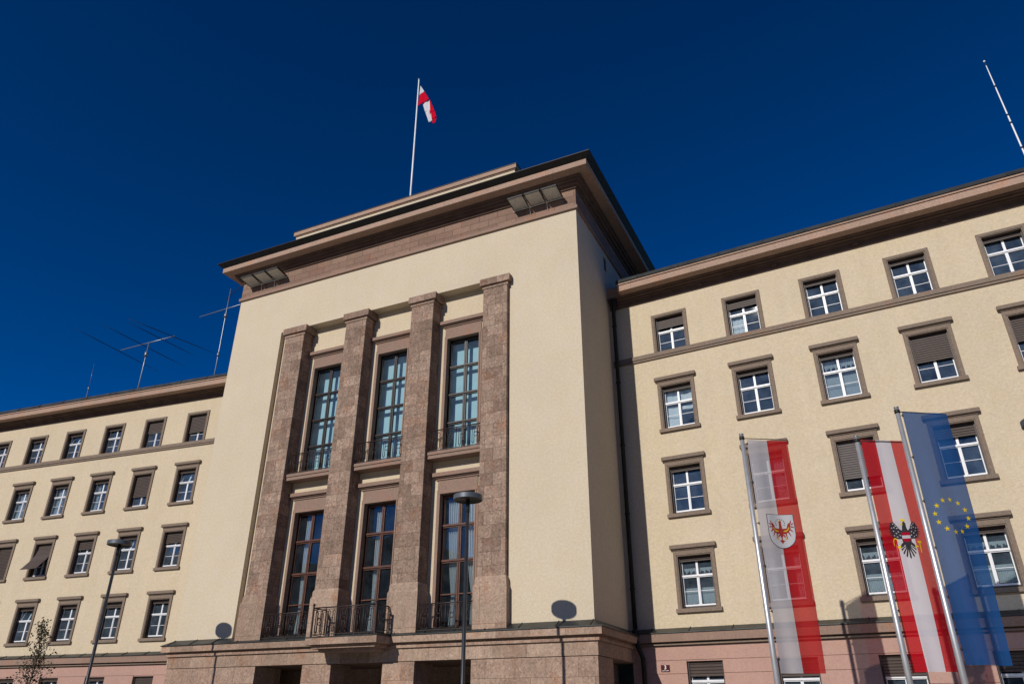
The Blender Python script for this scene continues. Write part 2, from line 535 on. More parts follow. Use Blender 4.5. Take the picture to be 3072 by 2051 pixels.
# ---- central block: walls
PX = [-23.70, -20.00, -16.31, -12.60]                          # pillar axes
BAYC = [-21.93, -18.21, -14.50]                                # window axes
YB = 25.5                                                      # back of the recess
OB = 25.0 - YB
NL, NR, NT = -24.82, -12.0, 17.42
ZT = 20.03
mb = MB()
wall(mb, FC, XL, XR, 2.80, ZT, [(NL, NR, 2.80001, NT)], 0.0, 0.5)
P('wall', mb, 'plaster_front', label='smooth pale front wall of the central block around its tall pillared recess')
mb = MB()
holes = []
for c in BAYC:
    holes += [(c - 0.93, c + 0.93, 9.80, 15.26), (c - 0.93, c + 0.93, 2.88, 8.16)]
wall(mb, FC, NL, NR, 2.82, NT + 0.3, holes, OB, 0.45)
mb.box(FC, NL + 0.002, -24.22, OB, -0.25, 2.85, NT)           # shallow step beside the first pillar
P('wall', mb, 'plaster', label='recessed wall between the pillars')
mb = MB()
wall(mb, FSR, 0.5, 14.0, 2.80, ZT, [(3.62, 4.12, 18.95, 19.72)], 0.0, 0.45)
P('wall', mb, 'plaster_front', label='shaded side wall of the central block')
mb = MB()
wall(mb, FSL, 0.5, 14.0, 2.80, ZT, [], 0.0, 0.45)
mb.box(FC, XL + 0.3, XR - 0.3, -14.4, -14.0, GZ, ZT)
P('wall', mb, 'plaster')
mb = MB()
mb.box(FSR, 3.63, 4.11, -0.35, -0.05, 18.96, 19.71)
P('vent', mb, 'black')

# cornice of the central block: tiers that ring the whole footprint
def tier(mb, o, z0, z1, mi=0, back=14.4):
    mb.box(FC, XL - o, XR + o, -back - o, o, z0, z1, mi)
mb = MB()
tier(mb, 0.10, 20.0, 20.17)
P('string_course', mb, 'trim_red', bevel=0.012)
mb = MB()
tier(mb, 0.02, 20.17, 21.30)
P('frieze', mb, 'frieze')
mb = MB()
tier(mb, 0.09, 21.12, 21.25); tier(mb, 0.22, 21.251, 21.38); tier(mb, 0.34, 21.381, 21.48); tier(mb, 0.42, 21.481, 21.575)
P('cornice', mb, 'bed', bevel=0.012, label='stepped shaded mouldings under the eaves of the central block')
mb = MB()
tier(mb, 0.87, 21.576, 21.86)
P('cornice', mb, 'fascia', bevel=0.01, label='sunlit flat stone fascia of the central eaves')
mb = MB()
o0, o1 = 0.89, 1.12
za, zb = 21.862, 22.09
ring0 = [FC(XL - o0, o0, za), FC(XR + o0, o0, za), FC(XR + o0, -14.4 - o0, za), FC(XL - o0, -14.4 - o0, za)]
ring1 = [FC(XL - o1, o1, zb - .03), FC(XR + o1, o1, zb - .03), FC(XR + o1, -14.4 - o1, zb - .03), FC(XL - o1, -14.4 - o1, zb - .03)]
ring2 = [FC(XL - o1, o1, zb), FC(XR + o1, o1, zb), FC(XR + o1, -14.4 - o1, zb), FC(XL - o1, -14.4 - o1, zb)]
mb.poly(ring0)
for a, b in ((ring0, ring1), (ring1, ring2)):
    for i in range(4):
        j = (i + 1) % 4
        mb.poly([a[i], a[j], b[j], b[i]])
apex = [(-24, 31, 23.4), (-13, 31, 23.4)]
mb.poly([ring2[0], ring2[1], apex[1], apex[0]]); mb.poly([ring2[1], ring2[2], apex[1]]); mb.poly([ring2[2], ring2[3], apex[0], apex[1]]); mb.poly([ring2[3], ring2[0], apex[0]])
P('roof', mb, 'gutter', label='black sheet metal gutter edge and low roof of the central block')
mb = MB()
mb.box(FC, -25.04, -11.83, -6.0, -0.17, 22.0, 23.42)
P('attic', mb, 'plaster_front', label='low cream parapet above the central eaves')
mb = MB()
mb.box(FC, -25.08, -11.79, -6.08, -0.13, 23.421, 23.47); mb.box(FC, -25.15, -11.72, -6.2, -0.07, 23.471, 23.70)
P('attic_cap', mb, 'fascia', bevel=0.012)
mb = MB()
mb.box(FC, -25.17, -11.70, -6.22, -0.05, 23.701, 23.74)
P('attic_sheet', mb, 'gutter')

# ---- plinth of the central block
mb = MB()
def ringbox(mb, o, z0, z1, mi=0, back=-4.6):
    mb.box(FC, XL - o, XR + o, back, o, z0, z1, mi)
ringbox(mb, 0.36, 2.50, 2.74); 
P('plinth_cornice', mb, 'plinth_band', bevel=0.012)
mb = MB()
ringbox(mb, 0.21, 2.32, 2.42); ringbox(mb, 0.17, 2.421, 2.50)
P('plinth_cornice', mb, 'pier_stone', bevel=0.01)
mb = MB()
ringbox(mb, 0.13, 1.875, 2.319)
P('plinth_band', mb, 'plinth_band', bevel=0.008)
mb = MB()
piers = [(XL - 0.1, -23.23), (-20.85, -19.47), (-17.11, -15.72), (-13.39, XR + 0.1)]
for i, (a, b) in enumerate(piers):
    mb = MB().box(FC, a, b, -1.45 if i in (0, 3) else -1.2, 0.10, GZ - 0.1, 1.86)
    P('pier', mb, 'pier_stone', bevel=0.012)
P('porch_flank', MB().box(FC, XL - 0.1, -25.2, -4.6, -1.45, GZ - 0.1, 1.86), 'pier_stone')
P('porch_flank', MB().box(FC, -12.4, XR - 0.75, -4.6, -1.45, GZ - 0.1, 1.86), 'pier_stone')
mb = MB()
def footring(o, z, ob=-4.6):
    return [FC(XL - o, ob, z), FC(XL - o, o, z), FC(XR + o, o, z), FC(XR + o, ob, z)]
rings = [footring(0.30, 2.742), footring(0.40, 2.742), footring(0.40, 2.775), footring(0.0, 2.992), footring(-0.3, 2.996)]
for a, b in zip(rings, rings[1:]):
    for k in range(3):
        mb.poly([a[k], a[k + 1], b[k + 1], b[k]])
mb.prism(FC, NL, NR, [(0.0, 2.80), (0.0, 2.985), (-0.52, 2.985), (-0.52, 2.80)])
u = XL
while u < XR:                                                  # standing seams
    mb.prism(FC, u, u + 0.025, [(0.405, 2.77), (0.405, 2.80), (0.0, 3.015), (0.0, 2.98)])
    u += 1.32 + random.uniform(-.1, .1)
P('plinth_flashing', mb, 'sheet')
# porch behind the piers
mb = MB()
mb.box(FC, -25.2, -12.3, -3.4, -3.0, GZ, 1.9)
mb.box(FC, -25.2, -12.3, -3.0, 0.0, 1.861, 1.874)
P('porch_wall', mb, 'pier_stone')
for c in (-22.04, -18.29, -14.55):
    mb = MB()
    for k, (a, b) in enumerate(((-0.95, -0.75), (0.75, 0.95))):
        mb.box(FC, c + a, c + b, -3.0, -2.9, GZ, 1.25)
    mb.box(FC, c - 0.95, c + 0.95, -3.0, -2.88, 1.25, 1.45)
    d = P('door', mb, 'trim')
    mb = MB()
    mb.box(FC, c - 0.75, c + 0.75, -3.0, -2.96, GZ, 1.25)
    P('door_leaf', mb, 'black', d)
# interior floors and walls seen through the panes
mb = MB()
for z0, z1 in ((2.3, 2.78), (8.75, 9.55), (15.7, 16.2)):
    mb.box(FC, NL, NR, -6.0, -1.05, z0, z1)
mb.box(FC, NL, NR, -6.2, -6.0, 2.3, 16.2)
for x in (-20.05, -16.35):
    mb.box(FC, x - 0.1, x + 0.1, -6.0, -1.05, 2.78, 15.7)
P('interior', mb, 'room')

# ---- pillars
for i, x in enumerate(PX):
    p = MB().box(FC, x - 0.58, x + 0.58, OB - 0.02, 0.20, 2.78, 16.90).build('pillar', 'ashlar', B, 0.012)
    mb = MB()
    mb.box(FC, x - 0.68, x + 0.68, OB - 0.02, 0.30, 2.76, 4.28)
    q = [(-0.68, 0.30, 4.28), (0.68, 0.30, 4.28), (0.68, OB, 4.28), (-0.68, OB, 4.28)]
    w = [(-0.645, 0.26, 4.36), (0.645, 0.26, 4.36), (0.645, OB, 4.36), (-0.645, OB, 4.36)]
    w2 = [(-0.635, 0.245, 4.56), (0.635, 0.245, 4.56), (0.635, OB, 4.56), (-0.635, OB, 4.56)]
    w3 = [(-0.59, 0.20, 4.64), (0.59, 0.20, 4.64), (0.59, OB, 4.64), (-0.59, OB, 4.64)]
    for s0, s1 in ((q, w), (w, w2), (w2, w3)):
        for k in range(4):
            j = (k + 1) % 4
            mb.poly([FC(x + s0[k][0], s0[k][1], s0[k][2]), FC(x + s0[j][0], s0[j][1], s0[j][2]), FC(x + s1[j][0], s1[j][1], s1[j][2]), FC(x + s1[k][0], s1[k][1], s1[k][2])])
    mb.build('pillar_base', 'plinth_band', p)
    mb = MB()
    mb.box(FC, x - 0.635, x + 0.635, OB - 0.02, 0.235, 16.86, 16.97)
    mb.box(FC, x - 0.605, x + 0.605, OB - 0.02, 0.21, 16.971, 17.03)
    mb.box(FC, x - 0.73, x + 0.73, OB - 0.02, 0.30, 17.031, 17.37)
    mb.build('capital', 'ashlar', p, 0.02)

# ---- railings
def railing(mb, F, u0, u1, o, z0, z1, rings=True, posts=()):
    L = u1 - u0
    mb.tube([F(u0, o, z1), F(u1, o, z1)], 0.026, 6)
    mb.tube([F(u0, o, z1 - 0.07), F(u1, o, z1 - 0.07)], 0.011, 5)
    mb.box(F, u0, u1, o - 0.022, o + 0.022, z0 + 0.02, z0 + 0.045)
    n = max(1, round(L / 0.56))
    w = L / n
    for k in range(n):
        a = u0 + k * w
        zc = z0 + (z1 - z0) * 0.54
        ub = [a + 0.02, a + 0.13 * w / 0.56, a + 0.21 * w / 0.56, a + 0.35 * w / 0.56, a + 0.43 * w / 0.56]
        mb.tube([F(ub[0], o, z0), F(ub[0], o, z1)], 0.019, 5)
        zb, zt = z0 + 0.13, z1 - 0.13
        c = (ub[2] + ub[3]) / 2
        rr = (ub[3] - ub[2]) / 2
        for e, s in ((ub[1], ub[2]), (ub[4], ub[3])):
            mb.tube([F(e, o, zb), F(e, o, zt)], 0.0145, 5)
            mb.tube([F(s, o, zb), F(s, o, zc - rr * 0.2)], 0.0145, 5)
            mb.tube([F(s, o, zc + rr * 0.2), F(s, o, zt)], 0.0145, 5)
            mb.tube([F(e, o, zt), F(s, o, zt)], 0.0145, 5)
            mb.tube([F(e, o, zb), F(s, o, zb)], 0.0145, 5)
            mb.tube([F((e + s) / 2, o, zt), F((e + s) / 2, o, z1 - 0.07)], 0.011, 5)
            mb.tube([F((e + s) / 2, o, z0 + 0.03), F((e + s) / 2, o, zb)], 0.011, 5)
        mb.tube([F(c + rr * 1.15 * math.cos(t * math.pi / 6), o, zc + rr * 1.25 * math.sin(t * math.pi / 6)) for t in range(13)], 0.0145, 5, cap=False)
    mb.tube([F(u1 - 0.01, o, z0), F(u1 - 0.01, o, z1)], 0.019, 5)
    return mb

# ---- tall windows of the recess
def tall_window(c, z0, H, transoms, frame, glass, upper):
    """frame is the part; glass, stone surround, hood, curtains are its sub-parts"""
    F = lambda u, o, z: (c + u, YB - o, z0 + z)
    hw = 0.80
    mb = MB()
    og = -0.30
    for a, b in ((-hw, -hw + 0.075), (hw - 0.075, hw)):
        mb.box(F, a, b, og - 0.06, og + 0.05, 0.0, H)
    mb.box(F, -hw, hw, og - 0.055, og + 0.045, H - 0.09, H - 0.001)
    mb.box(F, -hw, hw, og - 0.055, og + 0.045, 0.001, 0.12)
    mb.box(F, -0.075, 0.075, og - 0.05, og + 0.055, 0.0, H)
    mb.box(F, -0.018, 0.018, og + 0.055, og + 0.085, 0.0, H)
    for k, (zt, th) in enumerate(transoms):
        mb.box(F, -hw, hw, og - 0.052, og + 0.065, zt - th / 2, zt + th / 2)
        if th > 0.1:
            mb.box(F, -hw, hw, og + 0.065, og + 0.11, zt - th * 0.12, zt + th * 0.35)
    w = mb.build('tall_window', frame, B, 0.006)
    MB().box(F, -hw + 0.05, hw - 0.05, og - 0.012, og, 0.06, H - 0.05).build('pane', glass, w)
    mb = MB()                                                 # stone surround with ears and panel above
    hz = H + 0.001
    for s in (-1, 1):
        a, b = sorted((s * 0.82, s * 0.955))
        mb.box(F, a, b, -0.36, 0.03, 0.0, H + 0.16)
        a, b = sorted((s * 0.80, s * 0.86))
        mb.box(F, a, b, -0.20, 0.055, 0.0, H)
    mb.box(F, -0.92, 0.92, -0.36, 0.045, hz, H + 0.56)
    mb.build('surround', 'trim_red', w, 0.006)
    mb = MB()
    mb.box(F, -1.00, 1.00, 0.0, 0.09, H + 0.561, H + 0.60)
    mb.box(F, -1.09, 1.12, 0.0, 0.13, H + 0.641, H + 0.69); mb.box(F, -1.03, 1.03, 0.0, 0.07, H + 0.60, H + 0.641)
    mb.box(F, -1.13, 1.14, 0.0, 0.21, H + 0.691, H + 0.86)
    mb.build('hood', 'trim_red', w, 0.012)
    mb = MB()                                                 # dark inner jambs
    for s in (-1, 1):
        a, b = sorted((s * 0.80, s * 0.835))
        mb.box(F, a, b, -0.36, -0.20, 0.0, H)
    mb.box(F, -0.80, 0.80, -0.36, -0.18, H - 0.03, H)
    mb.build('jamb_lining', 'guide', w)
    if upper:
        mb = MB()
        mb.box(F, -0.95, 0.95, og - 0.34, og - 0.33, 0.06, H - 0.02)
        mb.build('blind', 'blind', w)
    return w, F

def drape(F, top, knot, bottom, zt, zk, zb, o, folds):
    """one drawn-back curtain: widths (a, b) at the top, the tie and the hem"""
    mb = MB()
    def f(s, t):
        z = zt + (zb - zt) * t
        tk = (zt - zk) / (zt - zb)
        if t < tk:
            k = (t / tk) ** 1.8
            a = top[0] + (knot[0] - top[0]) * k; b = top[1] + (knot[1] - top[1]) * k
        else:
            k = ((t - tk) / (1 - tk)) ** 0.7
            a = knot[0] + (bottom[0] - knot[0]) * k; b = knot[1] + (bottom[1] - knot[1]) * k
        ww = b - a
        return F(a + ww * s, o + min(0.06, ww * 0.18) * math.sin(s * folds * 2 * math.pi), z)
    mb.grid(f, folds * 8, 26)
    return mb

for i, c in enumerate(BAYC):
    w, F = tall_window(c, 9.82, 5.38, [(4.04, 0.13), (2.72, 0.13), (1.42, 0.13)], 'dark_wood', 'glass_blue', True)
    w['label'] = ('left', 'middle', 'right')[i] + ' upper tall window with dark frame and pale blue blind'
    a, b = PX[i] + 0.595, PX[i + 1] - 0.595
    mb = MB()
    mb.box(FC, a, b, OB, 0.02, 9.50, 9.645); mb.box(FC, a, b, OB, 0.05, 9.66, 9.79); mb.box(FC, a + .01, b - .01, OB, 0.0, 9.645, 9.66)
    mb.build('sill', 'trim_red', w, 0.012)
    mb = railing(MB(), FC, a + 0.02, b - 0.02, -0.07, 9.83, 10.74)
    mb.build('railing', 'iron', w)
    w, F = tall_window(c, 2.95, 5.18, [(3.92, 0.14), (2.54, 0.14), (1.30, 0.05)], 'red_wood', 'glass', False)
    w['label'] = ('left', 'middle', 'right')[i] + ' lower tall window with brown wooden frame and drawn-back white curtains'
    oc = -0.52
    if i == 0:
        drape(F, (-0.50, -0.12), (-0.42, -0.32), (-0.5, -0.3), 4.9, 1.0, 0.1, oc, 4).build('curtain', 'drape', w)
    elif i == 1:
        drape(F, (-0.46, -0.06), (-0.42, -0.30), (-0.5, -0.25), 4.9, 1.2, 0.1, oc, 4).build('curtain', 'drape', w)
    else:
        drape(F, (-0.66, -0.05), (-0.42, -0.28), (-0.5, -0.2), 4.95, 1.15, 0.1, oc, 6).build('curtain', 'drape', w)
        drape(F, (0.12, 0.72), (0.48, 0.70), (0.42, 0.72), 4.95, 1.15, 0.1, oc, 5).build('curtain', 'drape', w)
# ledge railings of the outer bays
for i in (0, 2):
    a, b = PX[i] + 0.68, PX[i + 1] - 0.68
    mb = railing(MB(), FC, a + 0.02, b - 0.02, 0.22, 2.86, 3.80)
    P('railing', mb, 'iron')
# the balcony of the middle bay
mb = MB()
mb.box(FC, -19.90, -16.66, 0.30, 1.25, 2.455, 2.705)
P('balcony', mb, 'plinth_band', bevel=0.012)
bal = [o for o in C.objects if o.name.startswith('balcony')][-1]
mb = MB()
mb.box(FC, -19.72, -16.84, 0.20, 1.07, 2.33, 2.454)
mb.box(FC, -19.55, -17.00, 0.14, 0.85, 2.22, 2.329)
mb.build('corbel_moulding', 'pier_stone', bal, 0.012)
mb = MB()
mb.prism(FC, -19.93, -16.63, [(1.28, 2.707), (1.28, 2.735), (0.30, 2.80), (0.30, 2.707)])
mb.build('balcony_flashing', 'sheet', bal)
mb = MB()
yo = 1.14
railing(mb, FC, -19.74, -16.84, yo, 2.79, 3.78)
for s, x in ((-1, -19.74), (1, -16.84)):
    Fs = (lambda xx: (lambda u, o, z: (xx, 25.0 - u, z)))(x)
    railing(mb, Fs, 0.34, yo, 0.0, 2.79, 3.78)
    mb.box(FC, x - 0.028, x + 0.028, yo - 0.028, yo + 0.028, 2.72, 3.80)
    for k in range(4):
        mb.box(FC, x - 0.035, x + 0.035, yo - 0.035, yo + 0.035, 3.80 + k * 0.018, 3.808 + k * 0.018)
    mb.lathe(FC(x, yo, 3.90), [(0.0, -0.055), (0.03, -0.047), (0.05, -0.02), (0.052, 0.01), (0.035, 0.042), (0.0, 0.055)], 12)
for x in (-18.62, -17.75):
    mb.box(FC, x - 0.02, x + 0.02, yo - 0.02, yo + 0.02, 2.72, 3.78)
# openwork diamond in the middle of the front
for k in range(5):
    zc = 2.98 + k * 0.14
    c0 = -18.18
    mb.tube([FC(c0 - 0.07, yo, zc), FC(c0, yo, zc + 0.10), FC(c0 + 0.07, yo, zc), FC(c0, yo, zc - 0.10), FC(c0 - 0.07, yo, zc)], 0.01, 5, cap=False)
mb.build('railing', 'iron', bal)

# ---- wings
ROWS = {1: (14.36, 1.66), 2: (10.78, 1.90), 3: (7.23, 1.90), 4: (3.68, 1.90), 5: (0.10, 1.78)}
STEP = 3.19
def wing(F, ucols, u0, u1, uf0, uf1, side):
    mb = MB()
    holes = []
    for c in ucols:
        for r in (1, 2, 3, 4):
            z, H = ROWS[r]
            holes.append((c - 0.70, c + 0.70, z - 0.02 + (0.0), z + H + 0.05))
    wall(mb, F, u0, u1, 2.98, 17.05, holes, 0.0, 0.36)
    P('wall', mb, 'plaster', label=side + ' wing wall of coarse cream stucco')
    # pink ground floor in coursed render
    mb = MB()
    ho = [(c - 0.66, c + 0.66, ROWS[5][0], ROWS[5][0] + ROWS[5][1]) for c in ucols]
    wall(mb, F, u0, u1, GZ - 0.1, 2.42, ho, 0.075, 0.45)
    zc = [2.41, 1.925, 1.475, 1.015, 0.555, 0.10, -0.36, -0.82, -1.28, GZ]
    edges = sorted([u0, u1] + [h[0] for h in ho] + [h[1] for h in ho])
    for k in range(len(zc) - 1):
        za, zb = zc[k + 1] + 0.007, zc[k] - 0.007
        if zb > ROWS[5][0] + 0.01 and za < ROWS[5][0] + ROWS[5][1] - 0.1:
            for j in range(0, len(edges), 2):
                mb.box(F, edges[j], edges[j + 1], 0.0751, 0.10, za, zb)
        else:
            mb.box(F, u0, u1, 0.0751, 0.10, za, zb)
    P('ground_floor_wall', mb, 'pink', label='pink rendered ground floor of the ' + side + ' wing')
    mb = MB()
    mb.box(F, u0, u1, -0.1, 0.33, 2.535, 2.83)
    P('plinth_cornice', mb, 'trim_red', bevel=0.012)
    mb = MB()
    mb.box(F, u0, u1, -0.1, 0.21, 2.425, 2.50); mb.box(F, u0, u1, -0.1, 0.13, 2.50, 2.535)
    P('plinth_cornice', mb, 'trim', bevel=0.01)
    mb = MB()
    mb.prism(F, u0, u1, [(0.37, 2.832), (0.37, 2.865), (0.0, 3.03), (-0.2, 3.03), (-0.2, 2.832)])
    u = u0 + 0.8
    while u < u1:
        mb.prism(F, u, u + 0.025, [(0.375, 2.86), (0.375, 2.89), (0.0, 3.055), (0.0, 3.02)])
        u += 1.45 + random.uniform(-.15, .15)
    P('plinth_flashing', mb, 'sheet')
    # string course under the top windows
    mb = MB()
    mb.box(F, u0, u1, 0.0, 0.09, 14.145, 14.34); mb.box(F, u0, u1, 0.0, 0.055, 14.12, 14.145); mb.box(F, u0, u1, 0.0, 0.07, 14.04, 14.12)
    P('string_course', mb, 'trim', bevel=0.01)
    # eaves
    mb = MB()
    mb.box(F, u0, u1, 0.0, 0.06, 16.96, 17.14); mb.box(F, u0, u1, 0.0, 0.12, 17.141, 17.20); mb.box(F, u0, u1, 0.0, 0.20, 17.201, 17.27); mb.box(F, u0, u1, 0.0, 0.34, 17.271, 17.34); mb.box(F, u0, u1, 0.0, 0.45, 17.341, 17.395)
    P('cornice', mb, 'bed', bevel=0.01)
    for c in ucols:
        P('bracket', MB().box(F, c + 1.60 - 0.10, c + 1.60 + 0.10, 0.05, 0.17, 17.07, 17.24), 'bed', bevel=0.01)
    mb = MB()
    mb.box(F, uf0, uf1, -0.3, 0.85, 17.396, 17.68)
    P('cornice', mb, 'fascia', bevel=0.008, label='flat sunlit stone fascia along the eaves of the ' + side + ' wing')
    mb = MB()
    mb.box(F, uf0 - 0.02, uf1 + 0.02, -0.3, 0.83, 17.68, 17.705); mb.box(F, uf0 - 0.02, uf1 + 0.02, -0.3, 0.89, 17.706, 17.77)
    P('cornice', mb, 'fascia')
    mb = MB()
    mb.prism(F, uf0 - 0.05, uf1 + 0.05, [(0.90, 17.79), (0.93, 17.80), (0.86, 18.0), (-0.2, 18.45), (-9.0, 21.5), (-9.0, 17.5), (0.7, 17.772)])
    u = uf0 + 1.0
    while u < uf1:
        mb.prism(F, u, u + 0.03, [(0.935, 17.80), (0.95, 17.83), (0.875, 18.02), (-0.2, 18.475), (-0.2, 18.44)])
        u += 1.85 + random.uniform(-.2, .2)
    P('roof', mb, 'sheet', label='grey sheet metal roof edge of the ' + side + ' wing')
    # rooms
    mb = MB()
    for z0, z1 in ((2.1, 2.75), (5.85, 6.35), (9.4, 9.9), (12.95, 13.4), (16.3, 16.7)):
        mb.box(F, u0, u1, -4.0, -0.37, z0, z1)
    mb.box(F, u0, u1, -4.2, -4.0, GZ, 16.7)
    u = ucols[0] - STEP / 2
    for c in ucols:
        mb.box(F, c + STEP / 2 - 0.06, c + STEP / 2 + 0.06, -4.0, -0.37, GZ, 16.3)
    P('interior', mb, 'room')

RC = [1.91 + 0.80 + STEP * k for k in range(6)]
LC = [-(5.50 + 0.79 + STEP * k) for k in range(7)]
wing(FR, RC, 0.0, 21.0, 0.72, 21.0, 'right')
wing(FL, LC, -29.0, 0.0, -29.0, -0.0, 'left')
# recessed return of the right eaves beside the block
mb = MB()
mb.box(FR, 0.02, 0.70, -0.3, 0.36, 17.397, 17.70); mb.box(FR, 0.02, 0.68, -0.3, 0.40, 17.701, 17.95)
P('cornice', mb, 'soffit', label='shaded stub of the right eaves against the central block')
# downpipe in the inner corner
mb = MB()
px, py = -8.55, 28.93
mb.tube([(px, py, 3.02), (px, py, 16.7), (px + 0.06, py - 0.05, 17.0), (px + 0.1, py - 0.18, 17.3)], [0.085, 0.085, 0.12, 0.17], 12)
mb.tube([(px, py, 3.15), (px - 0.02, py - 0.1, 2.95), (px + 0.15, py - 0.32, 2.4), (px + 0.25, py - 0.1, 2.0), (px + 0.27, py - 0.05, GZ)], 0.085, 12)
for z in (4.5, 7.4, 10.3, 13.2, 16.0):
    mb.lathe((px, py, z), [(0.085, -0.03), (0.11, -0.03), (0.11, 0.03), (0.085, 0.03)], 12)
P('downpipe', mb, 'gutter')

# ---- wing windows: shared meshes, one object per piece
def mesh_sash(H, base=0.10, tilt=False):
    mb = MB()
    hw, og = 0.60, -0.27
    zt = base + (H - base) * 0.60
    for a, b in ((-hw, -hw + 0.036), (hw - 0.036, hw)):
        mb.box(FW, a, b, og - 0.03, og + 0.025, base, H)
    mb.box(FW, -hw, hw, og - 0.028, og + 0.022, H - 0.06, H - 0.001)
    mb.box(FW, -hw - 0.01, hw + 0.01, og - 0.028, og + 0.045, base, base + 0.06)
    mb.box(FW, -hw, hw, og - 0.03, og + 0.05, zt - 0.055, zt + 0.055)
    mb.box(FW, -hw, hw, og + 0.05, og + 0.08, zt - 0.02, zt + 0.045)
    mb.box(FW, -0.05, 0.05, og - 0.03, og + 0.035, base, zt)
    mb.box(FW, -0.018, 0.018, og + 0.035, og + 0.05, base, zt)
    mb.box(FW, -0.042, 0.042, og - 0.03, og + 0.034, zt, H)
    zm = base + (zt - base) * 0.50
    for a, b in ((-hw + 0.04, -0.06), (0.06, hw - 0.04)):
        mb.box(FW, a, b, og - 0.015, og + 0.012, zm - 0.010, zm + 0.010)
    return mb.mesh('sash', 'white', 0.004)
def mesh_tilted(H, base=0.10):
    """the same window with its upper light tipped inwards"""
    mb = MB()
    hw, og = 0.60, -0.27
    zt = base + (H - base) * 0.60
    for a, b in ((-hw, -hw + 0.036), (hw - 0.036, hw)):
        mb.box(FW, a, b, og - 0.03, og + 0.025, base, H)
    mb.box(FW, -hw, hw, og - 0.028, og + 0.022, H - 0.05, H - 0.001)
    mb.box(FW, -hw - 0.01, hw + 0.01, og - 0.028, og + 0.045, base, base + 0.06)
    mb.box(FW, -hw, hw, og - 0.03, og + 0.05, zt - 0.055, zt + 0.055)
    mb.box(FW, -hw, hw, og + 0.05, og + 0.08, zt - 0.02, zt + 0.045)
    mb.box(FW, -0.05, 0.05, og - 0.03, og + 0.035, base, zt)
    zm = base + (zt - base) * 0.50
    for a, b in ((-hw + 0.04, -0.06), (0.06, hw - 0.04)):
        mb.box(FW, a, b, og - 0.015, og + 0.012, zm - 0.010, zm + 0.010)
    FT = lambda u, o, z: FW(u, og - (z - zt) * 0.33 + o, z)
    for a, b in ((-hw + 0.05, -hw + 0.10), (hw - 0.10, hw - 0.05), (-0.05, 0.05)):
        mb.box(FT, a, b, -0.02, 0.02, zt + 0.06, H - 0.08)
    mb.box(FT, -hw + 0.05, hw - 0.05, -0.019, 0.019, H - 0.13, H - 0.081)
    return mb.mesh('sash', 'white', 0.004)
def mesh_pane(H, base=0.10):
    return MB().box(FW, -0.58, 0.58, -0.276, -0.27, base + 0.03, H - 0.02).mesh('pane', 'glass_wing')
def mesh_surround(H, top=False):
    mb = MB()
    hd = 0.17 if top else 0.21
    for s in (-1, 1):
        a, b = sorted((s * 0.68, s * 0.80)); mb.box(FW, a, b, -0.02, 0.055, 0.0, H + hd)
        a, b = sorted((s * 0.635, s * 0.68)); mb.box(FW, a, b, -0.10, 0.03, 0.0, H + 0.04)
        a, b = sorted((s * 0.64, s * 0.668)); mb.box(FW, a, b, 0.03, 0.046, 0.0, H + 0.03)
    mb.box(FW, -0.68, 0.68, -0.02, 0.052, H + 0.045, H + hd - 0.001)
    mb.box(FW, -0.68, 0.68, -0.10, 0.03, H, H + 0.045)
    mb.box(FW, -0.63, 0.63, 0.03, 0.046, H + 0.004, H + 0.03)
    return mb.mesh('surround', 'trim', 0.006)
def mesh_hood(H):
    mb = MB()
    mb.box(FW, -0.84, 0.84, 0.0, 0.09, H + 0.211, H + 0.265)
    mb.box(FW, -0.90, 0.90, 0.0, 0.165, H + 0.266, H + 0.43)
    return mb.mesh('hood', 'trim', 0.03)
def mesh_sill():
    mb = MB()
    mb.box(FW, -0.865, 0.865, -0.3, 0.115, -0.15, 0.0)
    return mb.mesh('sill', 'trim', 0.014)
def mesh_guide(H):
    mb = MB()
    for s in (-1, 1):
        a, b = sorted((s * 0.60, s * 0.69)); mb.box(FW, a, b, -0.36, -0.101, 0.0, H)
    mb.box(FW, -0.60, 0.60, -0.33, -0.235, 0.0, 0.10)
    mb.box(FW, -0.69, 0.69, -0.36, -0.101, H, H + 0.045)
    return mb.mesh('shutter_guide', 'guide')
def mesh_shutter(H, drop, mat='shutter'):
    mb = MB()
    n = max(2, int(drop / 0.085))
    prof = []
    for k in range(n + 1):
        z = H - drop * k / n
        prof += [(-0.160, z), (-0.138, z - drop / n * 0.15), (-0.142, z - drop / n * 0.78)]
    front = prof
    for k in range(len(front) - 1):
        (o0, z0), (o1, z1) = front[k], front[k + 1]
        mb.poly([FW(-0.605, o0, z0), FW(0.605, o0, z0), FW(0.605, o1, z1), FW(-0.605, o1, z1)])
    mb.box(FW, -0.605, 0.605, -0.17, -0.16, H - drop, H)
    mb.box(FW, -0.605, 0.605, -0.17, -0.135, H - drop - 0.055, H - drop - 0.015)
    return mb.mesh('shutter', mat, recalc=False)
